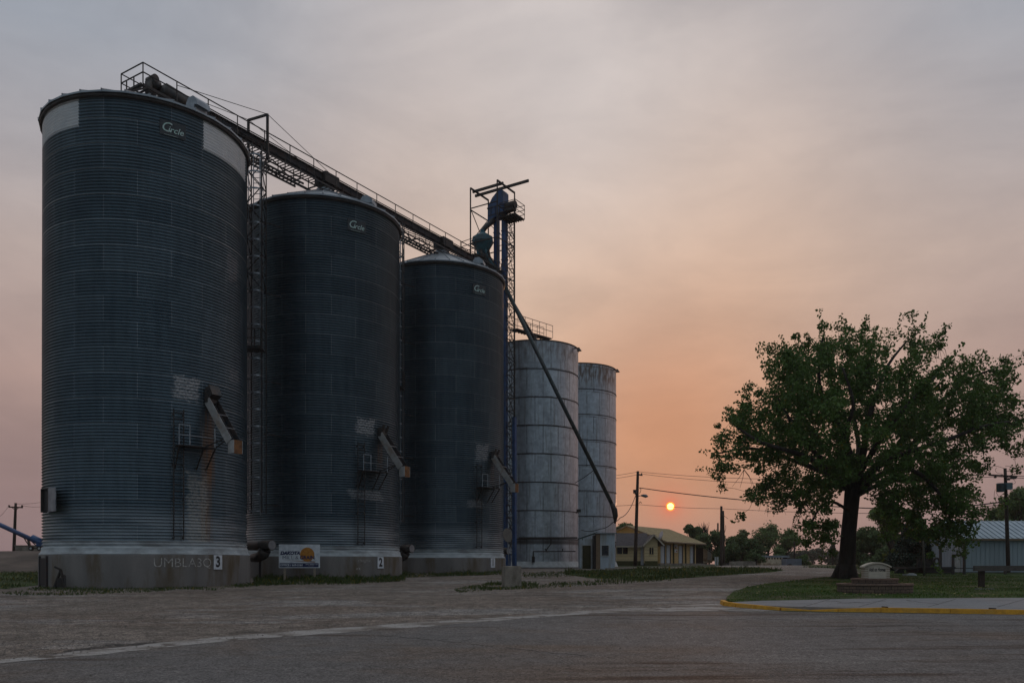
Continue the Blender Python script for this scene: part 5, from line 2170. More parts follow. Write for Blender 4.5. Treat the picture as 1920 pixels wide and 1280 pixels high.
bn.invert = True
n.put(bs.inputs['Normal'], bn.outputs[0])
o_ = n.new('ShaderNodeOutputMaterial')
m.node_tree.links.new(bs.outputs[0], o_.inputs[0])
MT['stone_block'] = m
MT['cap_stone'] = material('cap_stone', (.22, .145, .11), (.16, .10, .08), .95, 0, 8, fine=.2)

DM = 32.2
pc0 = Vector((P(1640, 1057, DM).x, DM, G(DM) + .1))
pn = thing('planter', 'two-tier curved brown block planter ring under the arched cream sign', 'planter', pc0)


def ring_wall(name, rx, ry, cx_off, z0, z1, parent, a0=0, a1=360, th=.22):
    b = B()
    uv_ = []
    n_ = 56
    arcl = 0
    prev = None
    for k in range(n_):
        aa, ab = R_(a0 + (a1 - a0) * k / n_), R_(a0 + (a1 - a0) * (k + 1) / n_)

        def pt(a, s_, z):
            return Vector((pc0.x + cx_off + (rx - s_) * math.sin(a), pc0.y - (ry - s_) * math.cos(a), z))
        p, q = pt(aa, 0, z0), pt(ab, 0, z0)
        L_ = (q - p).length
        b.add([p, q, pt(ab, 0, z1), pt(aa, 0, z1)], [(0, 1, 2, 3)])
        uv_ += [(arcl, z0), (arcl + L_, z0), (arcl + L_, z1), (arcl, z1)]
        b.add([pt(ab, th, z0), pt(aa, th, z0), pt(aa, th, z1), pt(ab, th, z1)], [(0, 1, 2, 3)])
        uv_ += [(arcl + L_, z0), (arcl, z0), (arcl, z1), (arcl + L_, z1)]
        arcl += L_
    o = b.build(name, MT['stone_block'], parent)
    l = o.data.uv_layers.new(name='UVMap')
    l.data.foreach_set('uv', [x for p in uv_ for x in p])
    b = B()
    for k in range(n_):
        aa, ab = R_(a0 + (a1 - a0) * (k + .03) / n_), R_(a0 + (a1 - a0) * (k + .97) / n_)
        q = [pt(aa, -.03, z1 + .003), pt(ab, -.03, z1 + .003), pt(ab, th + .03, z1 + .003), pt(aa, th + .03, z1 + .003)]
        b.box8(q + [v + Vector((0, 0, .07)) for v in q])
    b.build('cap', MT['cap_stone'], o)
    return o


zg = G(DM) + .0
ring_wall('lower_wall', 1.40, 1.15, 0, zg - .1, zg + .38, pn)
ring_wall('upper_wall', .86, .70, .0, zg + .2, zg + .58, pn)
b = B()
b.lathe((pc0.x, pc0.y, 0), [(.05, zg + .50), (.62, zg + .50)], 24)
nseg = 24
b.lathe((pc0.x, pc0.y, 0), [(.7, zg + .30), (1.05, zg + .30)], 24)
b.build('soil', material('soil', (.025, .018, .014), (.04, .03, .022), .98, 0, 9), pn)
ms = thing('monument_sign', 'cream arched-top monument sign with dark lettering on the block planter', 'sign', Vector((P(1641, 0, DM).x, DM, zg + .5)))
mang = R_(-9)
MX = Vector((math.cos(mang), math.sin(mang), 0))
MY = Vector((-math.sin(mang), math.cos(mang), 0))
mcn = P(1641.5, 1057, DM)
mz0, mz1 = P(0, 1088, DM).z, P(0, 1063, DM).z
b = B()
mw_ = .46


def archp(hw_, z0, zs, rise, n_=14):
    pts = [(-hw_, z0), (hw_, z0)]
    for k in range(n_ + 1):
        t = k / n_
        x = hw_ - 2 * hw_ * t
        pts.append((x, zs + rise * (1 - (x / hw_) ** 2)))
    return pts


poly = archp(mw_, mz0, mz1 - .02, .16)
b.prism([mcn * Vector((1, 1, 0)) if False else Vector((mcn.x, mcn.y, 0)) + MX * x + MY * -.24 + Vector((0, 0, z)) for x, z in poly], MY * .48)
b.mat(1)
for k in range(6):
    z = mz0 + .10 + k * .088
    for x_ in (-.395, .395):
        b.box(Vector((mcn.x, mcn.y, 0)) + MX * x_ * 1.02 + MY * -.243 + Vector((0, 0, z)), (.13, .012, .02), X=MX, Y=MY, Z=(0, 0, 1))
    b.box(Vector((mcn.x, mcn.y, 0)) + MX * -.463 + Vector((0, 0, z)), (.012, .48, .02), X=MX, Y=MY, Z=(0, 0, 1))
bd2 = b.build('body', [MT['sign_cream'], MT['tan_trim']], ms)
b = B()
b.box(Vector((mcn.x, mcn.y, 0)) + MX * 0 + MY * -.255 + Vector((0, 0, (mz0 + mz1) / 2 + .03)), (.62, .02, .42), X=MX, Y=MY, Z=(0, 0, 1))
pn2 = b.build('panel', MT['sign_cream2'], bd2)
b = B()
MO = Vector((mcn.x, mcn.y, 0)) + MY * -.268
text_into(b, 'Add on Homes', .21, lambda x, y: MO + MX * x + Vector((0, 0, mz1 - .09 + y)), bold=.008, xs=.46)
text_into(b, '_ _ _ _ _ _ _ _', .05, lambda x, y: MO + MX * (x - .05) + Vector((0, 0, mz1 - .235 + y)), bold=.0005, xs=1.1)
b.build('lettering', MT['black_paint_and_shade'], pn2)
b = B()
top = archp(mw_ + .05, 0, 0, .16)[2:]
n_ = len(top)
for k in range(n_ - 1):
    (xa_, za_), (xb2, zb2) = top[k], top[k + 1]
    o0 = Vector((mcn.x, mcn.y, mz1 - .015))
    q = [o0 + MX * xa_ + MY * -.30 + Vector((0, 0, za_)), o0 + MX * xb2 + MY * -.30 + Vector((0, 0, zb2)), o0 + MX * xb2 + MY * .30 + Vector((0, 0, zb2)), o0 + MX * xa_ + MY * .30 + Vector((0, 0, za_))]
    b.box8(q + [v + Vector((0, 0, .055)) for v in q])
b.build('arched_cap', MT['sign_cream2'], ms)
for k, x_ in enumerate((-.02, .22, .43)):
    st_ = thing('ground_light', ['left', 'middle', 'right'][k] + 'most of three small tilted stake lights at the foot of the arched cream sign', 'light', Vector((mcn.x, mcn.y - .45, zg + .5)), 'stake lights')
    b = B()
    o0 = Vector((mcn.x, mcn.y, 0)) + MX * x_ + MY * -.42
    b.box(o0 + Vector((0, 0, zg + .63)), (.05, .16, .02), X=(MX * .8 - Vector((0, 0, .9))).normalized(), Y=MY, Z=(MX * .9 + Vector((0, 0, .8))).normalized())
    b.build('panel', MT['litter'], st_)
    b = B()
    b.bar(o0 + Vector((0, 0, zg + .5)), o0 + Vector((0, 0, zg + .63)), .025)
    b.build('stake', MT['black_steel'], st_)

# ------------------------------------------------------------------ far trailer etc.
ft = thing('livestock_trailer', 'rust-streaked cream livestock trailer parked by the dark shrubs down the dirt road', 'trailer', P(1450, 1066, 105))
DTt = 105
b = B()
b.span(P(1428, 1064, DTt), P(1472, 1048, DTt + 2))
bdy = b.build('body', MT['rusty_white'], ft)
b = B()
b.span(P(1420, 1044.5, DTt - .05), P(1470, 1041, DTt + 2.1))
b.build('roof', MT['galv_part'], ft)
b = B()
for k in range(9):
    px = 1423 + k * 5.3
    b.span(P(px, 1048.5, DTt - .02), P(px + 1.2, 1044, DTt + .2))
b.build('window_bar', MT['rusty_white'], bdy)
b = B()
b.span(P(1422, 1049, DTt + .3), P(1469, 1044.2, DTt + 1.8))
b.build('window_opening', MT['glass'], bdy)
for px in (1448, 1456):
    b = B()
    q = P(px, 1063, DTt - .1)
    b.tube([q, q + Vector((0, .3, 0))], .28, 12)
    b.build('wheel', MT['tyre'], ft)
gb = thing('box_trailer', 'small blue-grey box trailer just right of the cream livestock trailer', 'trailer', P(1485, 1067, 103))
b = B()
b.span(P(1475, 1064, 103), P(1493, 1047, 105))
b.build('body', material('faded_blue', (.17, .19, .24), (.13, .15, .18), .7), gb)
for px in (1481,):
    b = B()
    q = P(px, 1063, 102.8)
    b.tube([q, q + Vector((0, .3, 0))], .42, 14)
    b.build('wheel', MT['tyre'], gb)
for k, (px, py, d, s_, lab) in enumerate(((1412, 1063.5, 92, (1.9, .8, .22), 'flat pale heap of boards lying in weeds left of the livestock trailer'),
                                          (1392, 1057, 94, (2.8, .8, .6), 'low grey concrete block in the weeds at the foot of the dark shrubs'),
                                          (1366, 1059, 96, (1.0, .6, .55), 'small grey junk heap beside the close pair of poles'))):
    b = B()
    q = P(px, py, d)
    b.box(q, s_, rot=.1)
    b.box(q + Vector((.2, -.1, s_[2] * .5)), (s_[0] * .6, s_[1] * .6, .08), rot=-.1)
    o = b.build(['board_heap', 'concrete_block', 'junk_heap'][k], [MT['litter'], MT['block_conc'], MT['dark_steel']][k], origin=q)
    tag(o, lab, ['board heap', 'concrete block', 'junk heap'][k])
b = B()
q = P(1709, 1076.5, 47)
b.lathe(q + Vector((0, 0, -.05)), [(.28, 0), (.24, .08), (.1, .13)], 10, close_top=True)
b.box(q + Vector((-.28, 0, 0)), (.3, .3, .08), rot=.4)
o = b.build('rag', MT['litter'], origin=q)
tag(o, 'small white heap of litter in the grass left of the thin grey pole', 'litter')


# ================================================================== TREES
def leaves(b, centers, radii, per, size, rng, flat=1.0):
    """leaf-sized folded faces scattered round twig centres; b is a raw dict of lists"""
    cs_ = np.repeat(np.array([tuple(c) for c in centers]), per, 0)
    rs_ = np.repeat(np.array(radii), per)
    n_ = len(cs_)
    d = rng.normal(size=(n_, 3))
    d /= np.linalg.norm(d, axis=1)[:, None]
    rad = rs_ * rng.uniform(0, 1, n_) ** .45
    pos = cs_ + d * rad[:, None] * np.array([1, 1, flat])
    s_ = size * rng.uniform(.6, 1.3, n_)
    a = rng.normal(size=(n_, 3))
    a /= np.linalg.norm(a, axis=1)[:, None]
    t = rng.normal(size=(n_, 3))
    bb = np.cross(a, t)
    bb /= np.linalg.norm(bb, axis=1)[:, None] + 1e-9
    nrm = np.cross(a, bb)
    p0 = pos - a * (s_ * .55)[:, None]
    p1 = pos + bb * (s_ * .42)[:, None] + nrm * (s_ * .1)[:, None]
    p2 = pos + a * (s_ * .55)[:, None]
    p3 = pos - bb * (s_ * .42)[:, None] + nrm * (s_ * .1)[:, None]
    V = np.stack([p0, p1, p2, p3], 1).reshape(-1, 3)
    k = len(b.v)
    b.v.extend(map(tuple, V.tolist()))
    idx = (np.arange(n_) * 4)[:, None] + np.array([0, 1, 2, 3]) + k
    b.f.extend(map(tuple, idx.tolist()))
    b.m.extend([b.cur] * n_)


def limb(b, pts, r0, r1, rng, seg=7):
    pts = [Vector(p) for p in pts]
    sm = arc(pts, n_=4)
    n_ = len(sm)
    b.tube(sm, [r0 + (r1 - r0) * (k / (n_ - 1)) ** .8 for k in range(n_)], seg)
    return [(p, r0 + (r1 - r0) * (k / (n_ - 1)) ** .8) for k, p in enumerate(sm)]


# main cottonwood
rng = np.random.default_rng(11)
DT = 46.0
mt = thing('cottonwood_tree', 'large spreading cottonwood with thick trunk on the lawn beside the cream sign', 'tree', gp(1585, 1085))
b = B()
tb_ = gp(1585, 1084)
skel = []
trunk_px = [(1586, 1088, 0), (1587, 1070, 0), (1589, 1040, 0), (1591, 1000, 0), (1595, 960, 0), (1598, 925, 0), (1600, 900, 0)]
tp = [P(x, y, DT + o) for x, y, o in trunk_px]
trs = [.62, .49, .44, .41, .40, .42, .40]
b.tube(tp, trs, 14)
for k, (a_, r_) in enumerate(((20, .5), (95, .42), (160, .5), (235, .45), (300, .5))):
    dv = Vector((math.cos(R_(a_)), math.sin(R_(a_)), 0))
    b.tube([tp[0] + dv * .95 + Vector((0, 0, -.12)), tp[0] + dv * .55 + Vector((0, 0, .16)), tp[1] + dv * .2 + Vector((0, 0, .25))], [.10, .24, .34], 8)
trunk = b.build('trunk', MT['bark'], mt, smooth=True)
LM = [
    [(1598, 915, 0), (1572, 885, -1.5), (1530, 850, -2.5), (1490, 800, -3.5), (1455, 740, -3)],
    [(1600, 905, 0), (1596, 860, 1), (1575, 800, 1), (1548, 755, 0), (1536, 715, -1), (1538, 660, -1), (1545, 625, -1)],
    [(1602, 905, 0), (1618, 850, -1), (1628, 790, -1.5), (1645, 730, -1), (1668, 680, 0), (1700, 640, .5)],
    [(1604, 915, 0), (1650, 865, 1.2), (1700, 820, 2), (1750, 765, 2.5), (1810, 715, 2), (1865, 690, 1.5)],
    [(1600, 930, 0), (1650, 890, -1.5), (1700, 878, -2.5), (1745, 905, -3), (1775, 950, -3.2), (1785, 995, -3)],
    [(1597, 920, 0), (1545, 885, 1.5), (1480, 860, 2.5), (1410, 840, 2.5), (1345, 850, 2)],
    [(1603, 910, 0), (1670, 860, -2), (1760, 830, -3.5), (1840, 800, -3.5), (1890, 790, -3)],
    [(1596, 960, 0), (1560, 940, -1.5), (1535, 955, -2), (1520, 985, -2)],
    [(1600, 900, 0), (1610, 840, 3), (1600, 760, 4.5), (1620, 690, 4), (1640, 640, 3)],
    [(1598, 910, 0), (1560, 860, 3.5), (1500, 770, 5), (1460, 700, 4.5)],
    [(1602, 908, 0), (1680, 850, 4.5), (1760, 800, 6), (1830, 760, 5)],
    [(1600, 905, 0), (1580, 830, -3.5), (1600, 760, -5), (1580, 690, -4.5)],
    [(1601, 905, 0), (1660, 810, -4.5), (1720, 740, -5), (1760, 700, -4)],
    [(1597, 915, 0), (1520, 860, -4.5), (1430, 830, -5), (1380, 800, -4)],
    [(1603, 930, 0), (1670, 900, 2), (1730, 900, 3), (1800, 860, 3)],
]
lr = [.26, .24, .26, .26, .20, .24, .20, .10, .20, .20, .20, .18, .18, .18, .16]
b = B()
for pts, r in zip(LM, lr):
    skel += limb(b, [P(x, y, DT + o) for x, y, o in pts], r, .045, rng)
LOBES = [(1735, 955, 62, 50), (1785, 1000, 42, 24), (1700, 905, 50, 40), (1800, 930, 36, 40),
         (1590, 780, 110, 80), (1700, 780, 90, 70), (1860, 760, 48, 60), (1480, 690, 45, 45), (1735, 625, 32, 30), (1520, 880, 60, 40),
         (1490, 655, 48, 38), (1545, 650, 55, 45), (1605, 670, 60, 42), (1665, 680, 60, 45), (1725, 640, 42, 40), (1645, 745, 110, 70), (1470, 720, 55, 50),
         (1425, 740, 50, 42), (1450, 800, 90, 60), (1395, 830, 55, 42), (1355, 845, 30, 30), (1530, 800, 90, 80), (1470, 880, 80, 45), (1430, 900, 55, 35), (1500, 920, 55, 32),
         (1785, 735, 75, 50), (1745, 700, 55, 45), (1835, 700, 40, 38), (1880, 715, 36, 38), (1845, 780, 62, 55), (1740, 830, 90, 70), (1880, 825, 36, 38), (1800, 850, 60, 38),
         (1640, 850, 80, 60), (1755, 920, 58, 55), (1785, 975, 48, 38), (1535, 955, 36, 45), (1550, 1000, 22, 18), (1690, 940, 45, 40), (1560, 880, 60, 50), (1660, 960, 28, 22), (1580, 730, 80, 60), (1700, 890, 50, 40), (1820, 985, 22, 18)]
areas = np.array([l[2] * l[3] for l in LOBES], float)
areas /= areas.sum()
cent = []
rad = []
NCL = 1330
boughs = []
for k in range(NCL):
    if len(boughs) > 420 or (boughs and k % 3):
        q_ = boughs[rng.integers(len(boughs))] if len(boughs) > 420 else boughs[-1]
        cent.append(q_ + Vector(rng.normal(0, .48, 3)))
        rad.append(rng.uniform(.24, .56))
        continue
    l = LOBES[rng.choice(len(LOBES), p=areas)]
    while True:
        u_, v_ = rng.uniform(-1, 1, 2)
        if u_ * u_ + v_ * v_ < 1:
            break
    px, py = l[0] + u_ * l[2] * .96, l[1] + v_ * l[3] * .92 + 8
    ex = (px - 1620) / 305
    ey = (py - 800) / 215
    th = 6.5 * math.sqrt(max(.06, 1 - ex * ex - ey * ey))
    o_ = rng.uniform(-1, 1) * th
    if py > 930:
        o_ = -2.5 + rng.uniform(-1.3, 1.3)
    d_ = DT + o_
    
    cent.append(P(px, py, DT + o_))
    rad.append(rng.uniform(.38, .66))
    boughs.append(cent[-1])
for pts in LM:
    for f_ in (-1, -1, -1, -2, -2):
        x_, y_, o_ = pts[f_]
        cent.append(P(x_, y_, DT + o_) + Vector(rng.normal(0, .55, 3)))
        rad.append(rng.uniform(.35, .65))
NCL = len(cent)
sk_p = np.array([tuple(p) for p, r in skel])
order = sorted(range(NCL), key=lambda k: min(np.linalg.norm(sk_p - np.array(cent[k]), axis=1)))
nodes = [tuple(p) for p, r in skel]
nr_ = [r for p, r in skel]
arr = np.zeros((len(nodes) + NCL * 3, 3))
arr[:len(nodes)] = nodes
cnt = len(nodes)
for k in order:
    cc = np.array(cent[k])
    dd_ = np.linalg.norm(arr[:cnt] - cc, axis=1)
    j = int(np.argmin(dd_))
    A_, B_ = Vector(arr[j]), Vector(cc)
    r = min(nr_[j] * .7, .012 + .018 * dd_[j])
    r = max(r, .014)
    mid = A_.lerp(B_, .5) + Vector(rng.uniform(-.12, .12, 3)) * min(1, dd_[j])
    b.tube([A_, mid, B_], [r, r * .7, .010], 5, cap=False)
    arr[cnt] = mid
    nr_.append(r * .75)
    arr[cnt + 1] = cc
    nr_.append(r * .6)
    cnt += 2
# bare hanging twigs
for (px, py) in ((1440, 905), (1465, 925), (1510, 935), (1450, 915), (1395, 880), (1500, 950), (1760, 640), (1640, 760)):
    p = P(px, py, DT - 2)
    for q_ in range(4):
        e_ = p + Vector((rng.uniform(-.7, .7), rng.uniform(-.3, .3), rng.uniform(-1.6, -.5)))
        b.tube([p, p.lerp(e_, .5) + Vector((rng.uniform(-.15, .15), 0, .1)), e_], [.02, .013, .006], 4, cap=False)
b.build('branches', MT['bark'], mt, smooth=True)
b = B()
leaves(b, cent, rad, 70, .138, rng, .85)
# edge sprigs
edge = [k for k in range(NCL) if rng.uniform() < .4]
mid_c = P(1615, 860, DT)
c2 = []
for k in edge:
    out_ = (Vector(cent[k]) - mid_c).normalized()
    q_ = Vector(cent[k]) + Vector(rng.normal(0, .25, 3))
    L_ = rng.uniform(.3, 1.0)
    for j_ in range(4):
        c2.append(q_ + (out_ + Vector((0, 0, .05))) * (L_ * j_ / 3))
leaves(b, c2, [.17] * len(c2), 9, .135, rng, 1.0)
b.build('crown', MT['leaf_main'], mt)


def bg_tree(name, label, px, pytop, d, wpx, pybase=1060, n_cl=60, per=60, leaf=.3, mat_='leaf_dark', group='trees in the background', seed=1, shape='round', low=.25, cat='tree', bare=False):
    per, n_cl, leaf = int(per * 1.35), int(n_cl * 1.35), leaf * .85
    rg = np.random.default_rng(seed)
    sc_ = d / F
    base = P(px, pybase, d)
    base.z = min(base.z, G(d))
    hgt = P(px, pytop, d).z - base.z
    wd = wpx * sc_
    t_ = thing(name, label, cat, base, group)
    b = B()
    cen, rd = [], []
    if shape == 'cone':
        for k in range(n_cl):
            h_ = rg.uniform(.04, 1) ** 1.2
            r_ = wd / 2 * (1 - h_) * 1.0 + .1
            a = rg.uniform(0, 2 * math.pi)
            rr_ = r_ * rg.uniform(.3, 1)
            cen.append(base + Vector((rr_ * math.cos(a), rr_ * math.sin(a), hgt * h_ * .97)))
            rd.append(max(.25, wd * .11 * (1.2 - h_)))
    else:
        nl = max(3, int(wd / 2.2))
        lob = []
        for k in range(nl * 2):
            lob.append((rg.uniform(-.38, .38) * wd, rg.uniform(-.3, .3) * wd * .6, hgt * rg.uniform(low * .9 + .08, .80), wd * rg.uniform(.13, .22)))
        lob.append((0, 0, hgt * .78, min(wd * .2, hgt * .2)))
        for k in range(n_cl):
            l = lob[rg.integers(len(lob))]
            v = rg.normal(size=3)
            v /= np.linalg.norm(v)
            rr_ = l[3] * rg.uniform(.3, 1.0)
            zz = l[2] + v[2] * rr_
            zz = min(max(zz, hgt * low * .6), hgt * (1 - .45 * min(1, (abs(l[0] + v[0] * rr_) / (wd * .55)) ** 2.2)))
            cen.append(base + Vector((l[0] + v[0] * rr_, l[1] + v[1] * rr_, zz)))
            rd.append(wd * rg.uniform(.05, .10) + .1)
    tr_ = max(.07, hgt * .028)
    b.tube([base - Vector((0, 0, .2)), base + Vector((0, 0, hgt * .25)), base + Vector((wd * .02, 0, hgt * .55)), base + Vector((0, 0, hgt * .85))], [tr_ * 1.3, tr_, tr_ * .7, tr_ * .2], 8)
    if shape != 'cone':
        for k in rg.choice(len(cen), min(len(cen), 26), replace=False):
            c_ = cen[k]
            s_ = base + Vector((0, 0, hgt * rg.uniform(.18, .5)))
            b.tube([s_, s_.lerp(c_, .5) + Vector((0, 0, -.03 * hgt)), c_], [tr_ * .45, tr_ * .28, .02], 5, cap=False)
            if bare:
                for q_ in range(7):
                    e_ = c_ + Vector(rg.normal(0, wd * .10, 3)) + Vector((0, 0, wd * .08))
                    b.tube([s_.lerp(c_, .8), e_], [.035, .012], 4, cap=False)
    b.build('trunk', MT['bark'], t_, smooth=True)
    if not bare:
        b = B()
        leaves(b, cen, rd, per, leaf, rg, .8)
        b.build('crown', MT[mat_], t_)
    return t_


bg_tree('deciduous_tree', 'dark bushy tree rising behind the gable of the yellow depot, beside the lamp pole', 1176, 970, 128, 62, n_cl=90, seed=2, leaf=.28)
bg_tree('deciduous_tree', 'small round tree top showing just above the tan depot roof', 1241, 981, 125, 26, n_cl=26, per=40, seed=3, low=.6, leaf=.28)
bg_tree('deciduous_tree', 'leafy tree behind the right end of the depot roof, left of the bare tree', 1296, 973, 122, 46, n_cl=60, per=60, seed=4, low=.2, leaf=.28)
bg_tree('bare_tree', 'leafless tree with fine bare twigs above the dark shrubs', 1322, 968, 126, 40, n_cl=34, seed=5, bare=True, low=.3)
bg_tree('shrub', 'large dark rounded shrub right behind the close pair of poles', 1345, 992, 110, 80, n_cl=150, per=70, seed=6, low=.02, leaf=.26, group='dark shrubs', cat='shrub')
bg_tree('shrub', 'dark shrub mass between the pole pair and the livestock trailer', 1390, 1002, 108, 78, n_cl=150, per=70, seed=7, low=.02, leaf=.26, mat_='leaf_dark', group='dark shrubs', cat='shrub')
bg_tree('shrub', 'lower dark shrub tucked behind the weathered shed', 1325, 1012, 118, 60, n_cl=90, per=60, seed=8, low=.02, leaf=.26, group='dark shrubs', cat='shrub')
bg_tree('shrub', 'low shrub at the left end of the livestock trailer', 1418, 1038, 100, 30, n_cl=50, per=50, seed=9, low=.02, leaf=.2, group='dark shrubs', cat='shrub')
bg_tree('deciduous_tree', 'broad open tree with sky showing through, above the livestock trailer', 1440, 980, 130, 100, n_cl=130, per=48, seed=10, low=.12, leaf=.28, mat_='leaf_mid')
bg_tree('deciduous_tree', 'rounded mid green tree left of the broad open one', 1392, 990, 135, 60, n_cl=80, per=55, seed=31, low=.1, leaf=.3, mat_='leaf_dark')
bg_tree('shrub', 'green bush right of the box trailer at the bend of the dirt road', 1508, 1040, 112, 28, n_cl=50, per=50, seed=12, low=.02, leaf=.22, mat_='leaf_mid', group='dark shrubs', cat='shrub')
bg_tree('deciduous_tree', 'low dark tree just right of the cottonwood trunk', 1618, 1004, 98, 80, pybase=1064, n_cl=120, per=60, leaf=.28, seed=61, low=.0, mat_='leaf_dark')
bg_tree('shrub', 'dark undergrowth filling the space behind the cream sign', 1655, 1030, 88, 100, pybase=1067, n_cl=130, per=60, leaf=.22, seed=62, low=.0, mat_='leaf_dark', group='dark shrubs', cat='shrub')
bg_tree('deciduous_tree', 'tall green tree top between the transformer pole and the metal building ridge', 1885, 925, 98, 80, pybase=1064, n_cl=120, per=60, leaf=.26, seed=63, low=.1, mat_='leaf_mid')
bg_tree('deciduous_tree', 'mid-sized tree over the right end of the livestock trailer', 1472, 1002, 126, 56, pybase=1060, n_cl=90, per=60, leaf=.26, seed=64, low=.05, mat_='leaf_mid')
far = [(1500, 1034, 210, 60), (1540, 1030, 230, 70), (1575, 1034, 220, 50), (1610, 1026, 200, 70), (1465, 1038, 240, 50)]
fl = ['farthest pale tree clump over the road bend, just right of the thin far pole', 'pale distant tree clump left of the cottonwood trunk', 'pale distant tree clump directly behind the cottonwood trunk',
      'distant tree clump just right of the cottonwood trunk', 'distant tree clump behind the livestock trailer roof']
for k, (px, py, d, w__) in enumerate(far):
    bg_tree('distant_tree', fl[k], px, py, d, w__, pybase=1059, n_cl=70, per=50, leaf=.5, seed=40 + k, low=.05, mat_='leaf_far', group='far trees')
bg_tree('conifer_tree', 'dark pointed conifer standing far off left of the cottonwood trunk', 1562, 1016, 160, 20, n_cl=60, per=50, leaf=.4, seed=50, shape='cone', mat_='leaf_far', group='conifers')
bg_tree('deciduous_tree', 'dark green tree between the cottonwood trunk and the yellow-green bush', 1640, 992, 92, 110, pybase=1064, n_cl=150, per=70, leaf=.28, seed=51, low=.05, mat_='leaf_dark')
bg_tree('deciduous_tree', 'brighter green tree seen through the lower right of the cottonwood', 1672, 935, 78, 90, pybase=1066, n_cl=110, per=60, leaf=.24, seed=52, low=.35, mat_='leaf_light')
bg_tree('shrub', 'yellow-green bush standing between the cream sign and the dark spruce', 1676, 1027, 66, 38, pybase=1069, n_cl=70, per=60, leaf=.16, seed=53, low=.03, mat_='leaf_yellow', group='dark shrubs', cat='shrub')
bg_tree('spruce_tree', 'dark spruce behind the flatbed trailer and thin grey pole', 1716, 955, 62, 110, pybase=1073, n_cl=330, per=70, leaf=.16, seed=54, shape='cone', mat_='leaf_conifer', group='conifers')
bg_tree('deciduous_tree', 'dark tree filling the gap behind the spruce', 1735, 985, 84, 90, pybase=1066, n_cl=110, per=60, leaf=.26, seed=57, low=.05, mat_='leaf_dark')
bg_tree('deciduous_tree', 'green tree rising behind the right end of the metal building roof', 1912, 905, 86, 135, pybase=1064, n_cl=170, per=65, leaf=.26, seed=55, low=.2, mat_='leaf_mid')
bg_tree('deciduous_tree', 'lower green tree behind the metal building roof, left of the transformer pole', 1862, 942, 92, 80, pybase=1064, n_cl=90, per=60, leaf=.26, seed=56, low=.2, mat_='leaf_dark')


# ================================================================== GRASS AND WEEDS
def blades(name, polys, dens, h, mat_, seed, off=0.0, lean=.5, label=None, wide=.012, avoid=(), clump=.0):
    rg = np.random.default_rng(seed)
    b = B()
    V, Fc = [], []
    for pi, poly in enumerate(polys):
        dn = dens[pi] if isinstance(dens, (list, tuple)) else dens
        hh_ = h[pi] if isinstance(h, (list, tuple)) else h
        xs = [p[0] for p in poly]
        ys = [p[1] for p in poly]
        A = (max(xs) - min(xs)) * (max(ys) - min(ys))
        n_ = int(A * dn)
        X = rg.uniform(min(xs), max(xs), n_)
        Y = rg.uniform(min(ys), max(ys), n_)
        # patchiness
        pm = np.sin(X * 1.3 + np.sin(Y * .9) * 2) + np.sin(Y * 1.1 + X * .4) + rg.uniform(-1.2, 1.2, n_)
        for x, y, q in zip(X, Y, pm):
            if q < -.9 or not in_poly(x, y, poly):
                continue
            if any((x - a[0]) ** 2 + (y - a[1]) ** 2 < a[2] ** 2 for a in avoid):
                continue
            cl_ = math.sin(x * .9 + 2.1 * math.sin(y * .35)) * math.sin(y * .8 + 1.7 * math.sin(x * .5)) + .5 * math.sin(x * 2.9 + y)
            s_ = hh_ * rg.uniform(.35, 1.2) * (1 + .25 * max(0, q)) * (1 + clump * cl_)
            a = rg.uniform(0, 2 * math.pi)
            wd = wide * rg.uniform(.7, 1.6) * (1 + s_ * 3)
            lx, ly = rg.normal(0, lean * s_, 2)
            g_ = G(y) + off
            ca, sa = math.cos(a) * wd, math.sin(a) * wd
            k = len(V)
            V += [(x - ca, y - sa, g_ - .01), (x + ca, y + sa, g_ - .01), (x + ca * .6 + lx * .4, y + sa * .6 + ly * .4, g_ + s_ * .6), (x + lx, y + ly, g_ + s_)]
            Fc += [(k, k + 1, k + 2), (k, k + 2, k + 3)]
    b.v, b.f, b.m = V, Fc, [0] * len(Fc)
    o = b.build(name, MT[mat_])
    tag(o, label, 'grass', kind='stuff')
    return o


fnd = [(c.x, c.y, 4.9) for c in BINS]
lawn_vis = wpoly(isl_back) + wpoly(isl_front) + [(30, 29.2), (30, 46)]
blades('lawn_grass', [lawn_vis], [85], [.055], 'grass', 1, off=.10, label='short lawn grass around the cream sign and cottonwood', wide=.010, avoid=[(pc0.x, pc0.y, 1.3)])
P_left = [(-60, 41), (-24.2, 36.0), (-22.4, 36.6), (-22.9, 39), (-24, 60), (-60, 60)]
fringe = []
blades('grass_patch', [P_left, wpoly([(0, 1113), (75, 1100), (160, 1102), (300, 1103), (360, 1102), (300, 1109), (130, 1116), (40, 1116)])], [34, 90], [.14, .09], 'weed', 2, off=0.0,
       label='rough green grass at the left below the dirt bank', avoid=fnd)
wl_ = [wpoly([(330, 1104), (470, 1095), (480, 1089), (540, 1084), (540, 1096), (480, 1099), (400, 1107)]),
       wpoly([(475, 1086), (560, 1082), (760, 1077), (760, 1089), (640, 1096), (480, 1096)]),
       wpoly([(750, 1077), (945, 1072), (945, 1077), (850, 1080), (750, 1083)]),
       wpoly([(850, 1104), (920, 1093), (975, 1091), (1010, 1095), (1010, 1103), (930, 1106), (860, 1111)]),
       wpoly([(975, 1075), (1060, 1072), (1130, 1072), (1120, 1077), (1040, 1083), (985, 1083)]),
       wpoly([(1000, 1100), (1060, 1092), (1160, 1088), (1240, 1083), (1260, 1088), (1150, 1095), (1010, 1104)])]
blades('weeds', wl_, [70, 95, 60, 120, 28, 45], [.10, .20, .14, .10, .12, .12], 'weed', 3, clump=.4, label='ragged weeds along the bin bases and around the concrete block', wide=.014, avoid=fnd)
